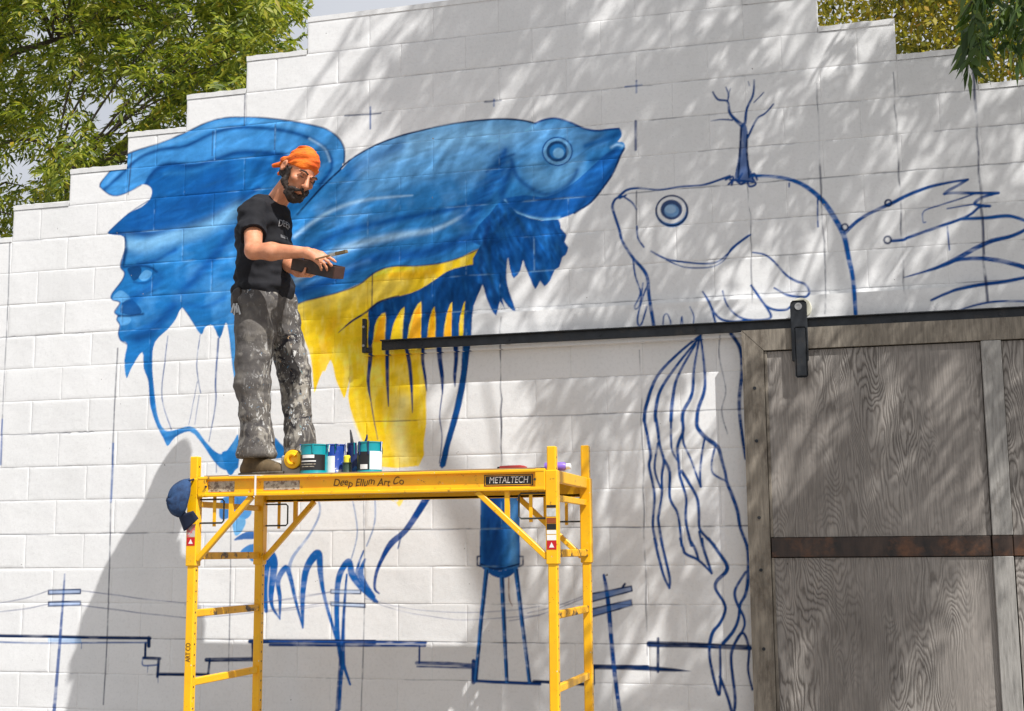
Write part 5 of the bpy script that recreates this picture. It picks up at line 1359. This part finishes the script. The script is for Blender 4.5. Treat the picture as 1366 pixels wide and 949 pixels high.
tr.rough(.013, (.20, .20, .060), 13); tr.rough(.007, (.09, .09, .030), 17)
tr.cut(pelvis + Ud * .085, Ud)
cutlocal(tr, an_r - Ud * .030, -Ud, an_r - Ud * .12, .16); cutlocal(tr, an_l - Ud * .045, -Ud, an_l - Ud * .12, .14)
link('trousers', tr.mesh('trousers'), person, [M_TR])
# ---- boots
M_BOOT = pmat('worn_boot', lin(92, 76, 52), .75, .4, 16, .4, 60, dirt=(.35, .33, .27), dirt_scale=22, dirt_lo=.58, dirt_hi=.64); M_SOLE = pmat('boot_sole', (.10, .085, .065), .8, .3)
for an, ang in ((an_r, -.32), (an_l, -.25)):
    fd = np.array([math.cos(ang), math.sin(ang), 0]); sd = np.array([-fd[1], fd[0], 0]); base = np.array([an[0], an[1], FZ]) - fd * .02
    f = Field(base - .26 * np.abs(fd) - .16 - np.array([0, 0, -.16]), base + np.array([.34, .3, .2]), .0062)
    f.cap(base + Ud * .05 - fd * .02, base + Ud * .12, .046, .044, .02); f.cap(base + Ud * .042 - fd * .035, base + Ud * .038 + fd * .15, .042, .036, .02); f.cap(base + Ud * .034 + fd * .10, base + Ud * .032 + fd * .185, .043, .030, .02); f.cap(base + Ud * .10, base + Ud * .05 + fd * .11, .036, .030, .03)
    f.cut((0, 0, FZ + .016), -Ud); o = link('boot', f.mesh('boot'), person, [M_BOOT])
    f = Field(base - .26 * np.abs(fd) - .16 - np.array([0, 0, -.15]), base + np.array([.34, .3, .12]), .0062)
    f.cap(base + Ud * .03 - fd * .038, base + Ud * .03 + fd * .19, .050, .040, .02); f.cap(base + Ud * .03 + fd * .08, base + Ud * .03 + fd * .18, .051, .04, .02); f.cut((0, 0, FZ + .024), Ud); f.cut((0, 0, FZ + .0005), -Ud); link('sole', f.mesh('sole'), o, [M_SOLE])
# ---- bandana, hair, beard, brows, eyes
def bandmat():
    m, nt, b = newmat('orange_bandana'); co = N(nt, 'TexCoord').outputs['Object']
    c = ramp(nt, noise(nt, 9, 5, .6, co), [(.3, lin(214, 76, 8)), (.55, lin(240, 116, 8)), (.75, lin(250, 150, 22))])
    g = ramp(nt, noise(nt, 60, 2, .5, co), [(.70, (0, 0, 0)), (.73, (1, 1, 1))]); c = mixc(nt, g, c, lin(120, 30, 10))
    nt.links.new(c, b.inputs['Base Color']); b.inputs['Roughness'].default_value = .75
    bump(nt, b, noise(nt, 26, 5, .7, co, (1, 1, 3)), .9, .012); return m
bd = Field(hc - .22, hc + .22, .0052)
bd.ell(Hd(0, -.010, .034), (.082, .104, .106), HR, .01)
bd.cap(Hd(.045, -.088, .010), Hd(-.030, -.098, -.010), .020, .020, .02)
for i, (u, r_a) in enumerate(((.020, .0855), (.036, .0865), (.052, .0845))):
    pass
bd.rough(.017, (.09, .09, .017), 5)
n_ = hu * -1.0 + hf * .20 * -1
bd.cut(Hd(0, .09, .034), -hu + hf * .22)
bd.cap(Hd(.030, -.104, -.010), Hd(.050, -.140, -.045), .018, .012, .012); bd.cap(Hd(.0, -.108, -.012), Hd(.006, -.140, -.066), .016, .010, .012)
M_BAND = bandmat(); bdo = link('bandana', bd.mesh('bandana'), person, [M_BAND])
M_HAIR = pmat('dark_brown_hair', (.026, .016, .011), .7, .6, 90, 1.0, 220)
hb = Field(hc - .24, hc + .22, .0052)
hb.ell(Hd(0, -.030, -.020), (.080, .082, .060), HR, .01)               # nape and sides below the scarf
hb.cut(Hd(0, .005, 0), hf); hb.ell(Hd(.086, .0, -.004), (.012, .026, .034), HR, 0, True)
for q in (-1, 1):
    hb.cap(Hd(q * .068, .024, .004), Hd(q * .061, .034, -.060), .010, .016, .012)   # sideburns
    hb.cap(Hd(q * .058, .036, -.062), Hd(q * .028, .070, -.096), .016, .019, .02)
    hb.cap(Hd(q * .004, .096, -.050), Hd(q * .032, .078, -.066), .0085, .010, .008)  # moustache
    hb.cap(Hd(q * .034, .078, -.066), Hd(q * .036, .066, -.096), .012, .018, .01)
hb.cap(Hd(-.020, .076, -.094), Hd(.020, .076, -.094), .020, .020, .02); hb.ell(Hd(0, .068, -.110), (.028, .024, .020), HR, .02)
hb.rough(.012, (.014, .014, .020), 8)
link('beard', hb.mesh('beard'), person, [M_HAIR])
for q in (-1, 1):
    b = MB(); b.tube([Hd(q * .012, .099, .024), Hd(q * .030, .096, .030), Hd(q * .050, .080, .024)], [.004, .0052, .003], 8); b.build('eyebrow', M_HAIR, person, True)
    b = MB(); b.tube([Hd(q * .020, .0895, .002), Hd(q * .031, .0915, .001), Hd(q * .042, .087, .002)], [.0018, .0028, .0016], 8); b.build('eye', pmat('dark_eye', (.03, .02, .015), .3), person, True)
# ---- print on the shirt
from mathutils.bvhtree import BVHTree
dg = bpy.context.evaluated_depsgraph_get(); bvh = BVHTree.FromObject(shirt, dg)
M_FADED = pmat('faded_print', (.34, .34, .35), .8, .3, 60)
def chest_print(body_, size, px, py, name, arc=0.0):
    me = text_mesh(body_, size, 0, 0, .0); me.name = name
    bm = bmesh.new(); bm.from_mesh(me); bmesh.ops.subdivide_edges(bm, edges=[e for e in bm.edges if e.calc_length() > .008], cuts=2)
    tgt = at(px, py, -.9); hit = bvh.ray_cast(V(CAM), V(tgt - CAM)); ctr = np.array(hit[0])
    nrm = Fd * .9 + np.array([0, -1, 0]) * .35; nrm /= np.linalg.norm(nrm); rt = np.cross(Ud, nrm); rt = -rt if rt[0] < 0 else rt
    for v in bm.verts:
        x, y = v.co.x, v.co.y - arc * v.co.x ** 2 * 12
        p = V(ctr + rt * x + Ud * y + nrm * .3)
        h = bvh.ray_cast(p, V(-nrm))
        v.co = (h[0] + h[1] * .0025) if h[0] is not None else V(ctr)
    bm.to_mesh(me); bm.free(); return link(name, me, shirt, [M_FADED])
chest_print('DEEP', .048, 380, 299, 'lettering', .3); chest_print('ELLUM', .022, 380, 317, 'lettering')
# ---- belt pouch with keys
pc = J(317, 402, -.96)
f = Field(pc - .12, pc + .12, .006); f.ell(pc, (.030, .040, .075), RT, .01); f.rough(.014, (.03, .03, .03), 2); po = link('belt_pouch', f.mesh('belt_pouch'), person, [pmat('dark_leather', (.035, .026, .02), .6, .4, 20, .4)])
for i in range(4):
    b = MB(); p = pc + np.array([-.004 + .012 * i, -.045, -.045 - .012 * (i % 2)]); b.box(p, (.010, .003, .05), Matrix.Rotation(.3 - .2 * i, 3, 'Y')); b.build('key', M_BOLT, po)

# ---- what he holds
c_ = J(424, 358, -1.0)
tray = thing('paint_tray', "small dark open box held in the person's hand", 'tray', tuple(c_))
a0, a1 = J(394, 351, -.985), J(450, 363, -1.02); ex = a1 - a0; Lx = np.linalg.norm(ex); ex /= Lx
ey = np.array([.30, .92, .12]); ey -= ex * (ey @ ex); ey /= np.linalg.norm(ey); ez = np.cross(ex, ey); Rm = Matrix((V(ex), V(ey), V(ez))).transposed()
M_TRAY = pmat('dark_tray', (.030, .016, .011), .5, .5, 14, dirt=(.11, .05, .03), dirt_scale=10, dirt_lo=.58, dirt_hi=.7); M_TRAY2 = pmat('brown_tray_end', (.06, .026, .018), .5, .3)
def tb(c, s, m, name): b = MB(); b.box(np.array(Rm @ Vector(c)), s, Rm, .002); return b.build(name, m, tray)
Wt, Ht = .10, .062
tb((0, -Wt / 2, 0), (Lx, .004, Ht), M_TRAY, 'side'); tb((0, Wt / 2, 0), (Lx, .004, Ht), M_TRAY, 'side'); tb((Lx / 2, 0, 0), (.004, Wt - .0045, Ht), M_TRAY2, 'end'); tb((-Lx / 2, 0, 0), (.004, Wt - .0045, Ht), M_TRAY, 'end'); tb((0, 0, -Ht / 2), (Lx - .0045, Wt - .0045, .004), M_TRAY, 'bottom')
br0, br1 = J(432, 343, -1.135), J(460, 336, -1.15)
brush = thing('paint_brush', "flat paint brush pinched in the person's fingers", 'brush', tuple(br0))
bx_ = br1 - br0; Lb = np.linalg.norm(bx_); bx_ /= Lb
by_ = np.array([0, 1., .2]); by_ -= bx_ * (by_ @ bx_); by_ /= np.linalg.norm(by_); bz_ = np.cross(bx_, by_); Rb = Matrix((V(bx_), V(by_), V(bz_))).transposed()
def bb(x0, x1, w_, h_, m, name, bev=.001):
    b = MB(); b.box(np.array(Rb @ Vector(((x0 + x1) / 2, 0, 0))), (x1 - x0, w_, h_), Rb, bev); b.build(name, m, brush)
bb(-.05, .04, .012, .009, pmat('wood_handle', (.30, .17, .07), .5, .2), 'handle', .003); bb(.0405, .072, .026, .014, M_LID, 'ferrule'); bb(.0722, Lb + .01, .030, .016, pmat('bristle', (.16, .11, .05), .8, .4, 60, .6, 200), 'bristle')

# ------------------------------------------------------------------ trees
def leafmat(name, stops, trans=.35, rough=.45):
    m, nt, b = newmat(name)
    g = N(nt, 'NewGeometry'); c = ramp(nt, g.outputs['Random Per Island'], stops)
    b.inputs['Roughness'].default_value = rough; b.inputs['Specular IOR Level'].default_value = .35
    nt.links.new(c, b.inputs['Base Color'])
    t = N(nt, 'BsdfTranslucent'); c2 = mixc(nt, 1.0, c, (1.5, 1.6, .7), 'MULTIPLY'); nt.links.new(c2, t.inputs[0])
    mx = N(nt, 'MixShader'); mx.inputs[0].default_value = trans; nt.links.new(b.outputs[0], mx.inputs[1]); nt.links.new(t.outputs[0], mx.inputs[2])
    nt.links.new(mx.outputs[0], nt.nodes['Material Output'].inputs[0]); return m
def unit(a): return a / (np.linalg.norm(a, axis=-1, keepdims=True) + 1e-9)
def pinnate(base, dirs, length, pairs, ll, lw, rng, droop=.35):
    """feather-like leaves: leaflets in pairs along a drooping midrib; returns verts, quads"""
    T = len(base); d = unit(dirs); side = unit(np.cross(d, np.array([0, 0, 1.]) + rng.normal(0, .35, (T, 3)))); up = np.cross(side, d)
    P = []; n = pairs * 2 + 1
    for i in range(n):
        s_ = (i // 2 + 1) / (pairs + .5) if i < n - 1 else 1.0
        sg = 1 if i % 2 else -1
        p = base + d * (length * s_)[:, None] + np.array([0, 0, -1.]) * (droop * length * s_ ** 2)[:, None]
        ld_ = unit(d * rng.uniform(.35, .8, (T, 1)) + side * sg * (0 if i == n - 1 else 1) + np.array([0, 0, -1.]) * rng.uniform(.1, .75, (T, 1)) + rng.normal(0, .15, (T, 3)))
        if i == n - 1: ld_ = unit(d + np.array([0, 0, -.5]) + rng.normal(0, .15, (T, 3)))
        nr = unit(np.cross(ld_, up + rng.normal(0, .5, (T, 3))))
        L_ = (ll * rng.uniform(.7, 1.2, T))[:, None]; W_ = (lw * rng.uniform(.7, 1.2, T))[:, None]
        sag = np.array([0, 0, -1.]) * L_ * .12
        P.append(np.stack([p, p + ld_ * L_ * .42 + nr * W_ * .5, p + ld_ * L_ + sag, p + ld_ * L_ * .42 - nr * W_ * .5], 1))
    v = np.stack(P, 1).reshape(-1, 3); q = np.arange(len(v)).reshape(-1, 4); return v, q
def simple_leaves(base, ll, lw, rng):
    T = len(base); d = unit(rng.normal(0, 1, (T, 3)) + np.array([0, 0, -.35])); nr = unit(np.cross(d, rng.normal(0, 1, (T, 3))))
    L_ = (ll * rng.uniform(.6, 1.25, T))[:, None]; W_ = (lw * rng.uniform(.7, 1.2, T))[:, None]
    P = np.stack([base, base + d * L_ * .45 + nr * W_ * .5, base + d * L_, base + d * L_ * .45 - nr * W_ * .5], 1); return P.reshape(-1, 3), np.arange(T * 4).reshape(-1, 4)
M_BARK = pmat('tree_bark', (.085, .068, .055), .9, .4, 8, .8, 30, stretch=(1, 1, .3))
def limb(name, pts, r, tree, n=10):
    p = smooth(np.array(pts, float), False, 6); rr = np.interp(np.linspace(0, 1, len(p)), np.linspace(0, 1, len(r)), r)
    b = MB(); b.tube(p, list(rr), n); o = b.build(name, M_BARK, tree, True); o.matrix_parent_inverse = Matrix.Translation(-tree.location); return o
def crown(v, q, m, tree, name='crown'):
    o = link(name, mesh_np(name, v, q, smooth=False), tree, [m]); o.matrix_parent_inverse = Matrix.Translation(-tree.location); return o
def toward(clumps, limbs, tree, rng, r=.014):
    """thin branches from the nearest limb point to each clump"""
    allp = np.concatenate([smooth(np.array(l, float), False, 6) for l in limbs]); b = MB()
    for c in clumps:
        k = np.argmin(((allp - c) ** 2).sum(1) + .3 * (allp[:, 2] > c[2] + .2)); a = allp[k]; m = (a + c) / 2 + rng.normal(0, .07, 3) + np.array([0, 0, .08])
        b.tube(smooth(np.array([a, m, c]), False, 3), list(np.interp(np.linspace(0, 1, 7), [0, 1], [r, r * .35])), 5)
    o = b.build('branches', M_BARK, tree, True); o.matrix_parent_inverse = Matrix.Translation(-tree.location); o['kind'] = 'stuff'

# -- leafy tree behind the wall, over the low steps
rg = np.random.default_rng(101)
t1 = thing('feather_leaved_tree', 'bright green tree with narrow drooping leaves behind the wall', 'tree', (-3.4, 4.2, 0), 'trees beside the wall')
LM1 = leafmat('bright_leaf', [(0, (.045, .08, .014)), (.3, (.14, .185, .022)), (.65, (.26, .29, .034)), (.95, (.38, .37, .05)), (1, (.36, .25, .03))], .42)
l1 = [[(-3.4, 4.2, 0), (-3.5, 4.1, 2), (-3.3, 3.9, 3.6)], [(-3.3, 3.9, 3.6), (-3.0, 3.2, 4.4), at(-60, 85, 2.6), at(0, 74, 2.3), at(60, 58, 2.3), at(110, 38, 2.5)], [(-3.3, 3.9, 3.6), at(-80, 250, 2.4), at(-10, 200, 2.1), at(30, 186, 2.0), at(62, 196, 1.9), at(98, 226, 1.8)], [(-3.3, 3.9, 3.6), (-3.6, 3.0, 5.2), (-4.4, 2.8, 5.8)], [(-3.3, 3.9, 3.6), (-2.4, 4.2, 5.2), (-.9, 4.2, 6.4), (.2, 4.0, 7.0)]]
for i, (l, r) in enumerate(zip(l1, ((.17, .14, .12), (.09, .06, .045, .035, .022, .01), (.05, .03, .02, .016, .012, .006), (.08, .05, .02), (.09, .06, .02)))): limb('trunk' if i == 0 else 'limb', l, r, t1)
cl = []
while len(cl) < 460:
    px, py, Y = rg.uniform(-230, 440), rg.uniform(-260, 330), rg.uniform(1.3, 4.4)
    edge = 418 + rg.normal(0, 10) - max(0, py) * .02
    if px > edge - 26: continue
    # sky windows in the crown
    g1 = math.hypot((px - 112) / 52, (py - 150) / 44); g2 = math.hypot((px - 36) / 74, (py - 216) / 40); g3 = math.hypot((px - 52) / 34, (py - 34) / 30)
    if min(g1, g2, g3) < 1 and rg.random() < .96: continue
    if py > 250 and px > 95: continue
    cl.append(at(px, py, Y))
cl = np.array(cl)
tw = np.repeat(cl, 22, 0) + rg.normal(0, .16, (len(cl) * 22, 3)); out = unit(tw - np.array([-.8, 3.4, 4.6]))
v, q = pinnate(tw, out * .5 + rg.normal(0, .6, tw.shape) + np.array([.1, -.35, -.3]), rg.uniform(.14, .26, len(tw)), 5, .090, .025, rg)
d = v.reshape(-1, 4, 3).mean(1) - CAM; zc = d @ CW; px = 683 + FPX * (d @ CR) / zc; py = 474.5 - FPX * (d @ CU) / zc
keep = ~((px > 416) & (px < 1366) & (py > -10)) & (v.reshape(-1, 4, 3)[:, :, 1].min(1) > .24)
crown(v.reshape(-1, 4, 3)[keep].reshape(-1, 3), np.arange(keep.sum() * 4).reshape(-1, 4), LM1, t1); toward(cl[::3], l1[1:], t1, rg, .012)

# -- yellowing small-leaved tree behind the high right steps
rg = np.random.default_rng(202)
t2 = thing('yellowing_tree', 'dense small-leaved tree turning yellow behind the wall steps', 'tree', (8.0, 4.0, 0), 'trees beside the wall')
LM2 = leafmat('yellow_leaf', [(0, (.06, .07, .012)), (.3, (.17, .165, .02)), (.65, (.32, .27, .03)), (.92, (.45, .36, .04)), (1, (.38, .20, .03))], .38)
l2 = [[(8.0, 4.0, 0), (7.9, 3.9, 2.2), (7.8, 3.6, 4.0)], [(7.8, 3.6, 4.0), (7.2, 3.2, 5.0), (6.4, 2.9, 5.6), (5.7, 2.8, 6.2)], [(7.8, 3.6, 4.0), (7.9, 3.2, 5.2), (7.6, 3.0, 6.2)], [(7.8, 3.6, 4.0), (8.6, 3.3, 5.0), (9.2, 3.1, 5.6)]]
for i, (l, r) in enumerate(zip(l2, ((.20, .16, .13), (.09, .06, .04, .02), (.08, .05, .02), (.08, .05, .02)))): limb('trunk' if i == 0 else 'limb', l, r, t2)
cl = []
while len(cl) < 300:
    px, py, Y = rg.uniform(1075, 1560), rg.uniform(-230, 150), rg.uniform(1.2, 4.2)
    if math.hypot((px - 1347) / 28, (py - 50) / 24) < 1 and rg.random() < .97: continue
    if math.hypot((px - 1148) / 26, (py - 4) / 9) < 1 and rg.random() < .8: continue
    cl.append(at(px, py, Y))
cl = np.array(cl); lv = np.repeat(cl, 130, 0) + rg.normal(0, .15, (len(cl) * 130, 3)); lv = lv[lv[:, 1] > .3]
v, q = simple_leaves(lv, .052, .030, rg); crown(v, q, LM2, t2); toward(cl[::4], l2[1:], t2, rg, .012)

# -- the shade tree on the street side: its crown hangs above the picture and throws the dappled shade
rg = np.random.default_rng(303)
t3 = thing('shade_tree', 'dark green shade tree whose drooping branch hangs over the wall corner', 'tree', (9.6, -4.4, 0), 'trees beside the wall')
LM3 = leafmat('shade_leaf', [(0, (.022, .045, .010)), (.5, (.045, .085, .014)), (.85, (.085, .130, .020)), (1, (.13, .16, .022))], .25)
l3 = [[(9.6, -4.4, 0), (9.5, -4.3, 2.5), (9.3, -4.0, 4.8)], [(9.3, -4.0, 4.8), (8.4, -3.4, 6.3), (7.2, -2.8, 7.4), (5.9, -2.5, 8.1), (4.8, -2.3, 8.6)], [(9.3, -4.0, 4.8), (8.8, -2.9, 6.0), (8.2, -2.2, 7.0), (7.6, -1.8, 7.6)], [(9.3, -4.0, 4.8), (8.6, -4.0, 6.4), (7.6, -3.7, 7.6), (6.4, -3.5, 8.2)], [(9.0, -3.4, 5.6), (8.0, -2.4, 5.6), (7.0, -2.05, 5.15), (6.35, -1.95, 4.75)], [(9.3, -4.0, 4.8), (10.2, -3.6, 6.2), (10.8, -3.2, 7.4)]]
for i, (l, r) in enumerate(zip(l3, ((.26, .21, .18), (.12, .08, .06, .04, .02), (.09, .06, .04, .02), (.10, .07, .045, .02), (.05, .035, .022, .008), (.10, .06, .02)))): limb('trunk' if i == 0 else 'limb', l, r, t3)
ZONES = [                                                     # regions of the wall (photograph points) and how leafy the crown is up-sun of each
    ([(600, -130), (1090, -130), (1090, 60), (900, 70), (570, 20)], 48), ([(520, 40), (700, 60), (640, 140), (490, 150)], 10), ([(760, 100), (1080, 110), (1060, 300), (880, 260), (800, 160)], 21),
    ([(1080, -20), (1420, 60), (1420, 420), (1080, 420)], 34), ([(860, 260), (1100, 260), (1100, 430), (870, 430)], 9), ([(760, 490), (1000, 470), (1000, 780), (800, 700)], 13),
    ([(1000, 440), (1420, 430), (1420, 560), (1240, 520), (1150, 640), (1000, 640)], 16), ([(1060, 680), (1420, 760), (1420, 980), (1060, 980)], 15), ([(600, 170), (680, 160), (620, 330), (560, 330)], 5), ([(780, 760), (1000, 760), (1000, 960), (780, 960)], 5)]
cl = []
for poly, num in ZONES:
    P = np.array(poly, float); k = 0
    while k < num:
        x, y = rg.uniform(P[:, 0].min(), P[:, 0].max()), rg.uniform(P[:, 1].min(), P[:, 1].max())
        q_ = np.roll(P, -1, 0); ins = ((P[:, 1] > y) != (q_[:, 1] > y)) & (x < (q_[:, 0] - P[:, 0]) * (y - P[:, 1]) / (q_[:, 1] - P[:, 1] + 1e-9) + P[:, 0])
        if ins.sum() % 2 == 0: continue
        w0 = at(x, y, 0); tt = max(rg.uniform(2.1, 3.6), 4.75 - w0[2])
        c0_ = w0 - SUN / -SUN[2] * tt                          # one spray of foliage, several leaf clusters
        for _ in range(5):
            if k < num: cl.append(c0_ + rg.normal(0, 1, 3) * np.array([.17, .17, .15])); k += 1
cl = np.array(cl)
NT = 6
tw = np.repeat(cl, NT, 0) + rg.normal(0, .07, (len(cl) * NT, 3))
v, q = pinnate(tw, rg.normal(0, .7, tw.shape) + np.array([0, 0, -.5]), rg.uniform(.14, .26, len(tw)), 5, .10, .030, rg)
# the branch that dips into view
hb_ = np.array([at(rg.uniform(1290, 1420), rg.uniform(-70, 12), rg.uniform(-2.1, -1.75)) for _ in range(46)] + [at(1292, 28, -1.95), at(1290, 40, -1.95), at(1285, 20, -1.9), at(1300, 30, -1.95)])
v2, q2 = pinnate(hb_, rg.normal(0, .28, hb_.shape) + np.array([-.15, 0, -1.]), rg.uniform(.12, .2, len(hb_)), 4, .095, .026, rg, .1)
v = np.concatenate([v, v2]); crown(v, np.arange(len(v)).reshape(-1, 4), LM3, t3); toward(np.concatenate([cl[::2], hb_[::3]]), l3[1:], t3, rg, .013)
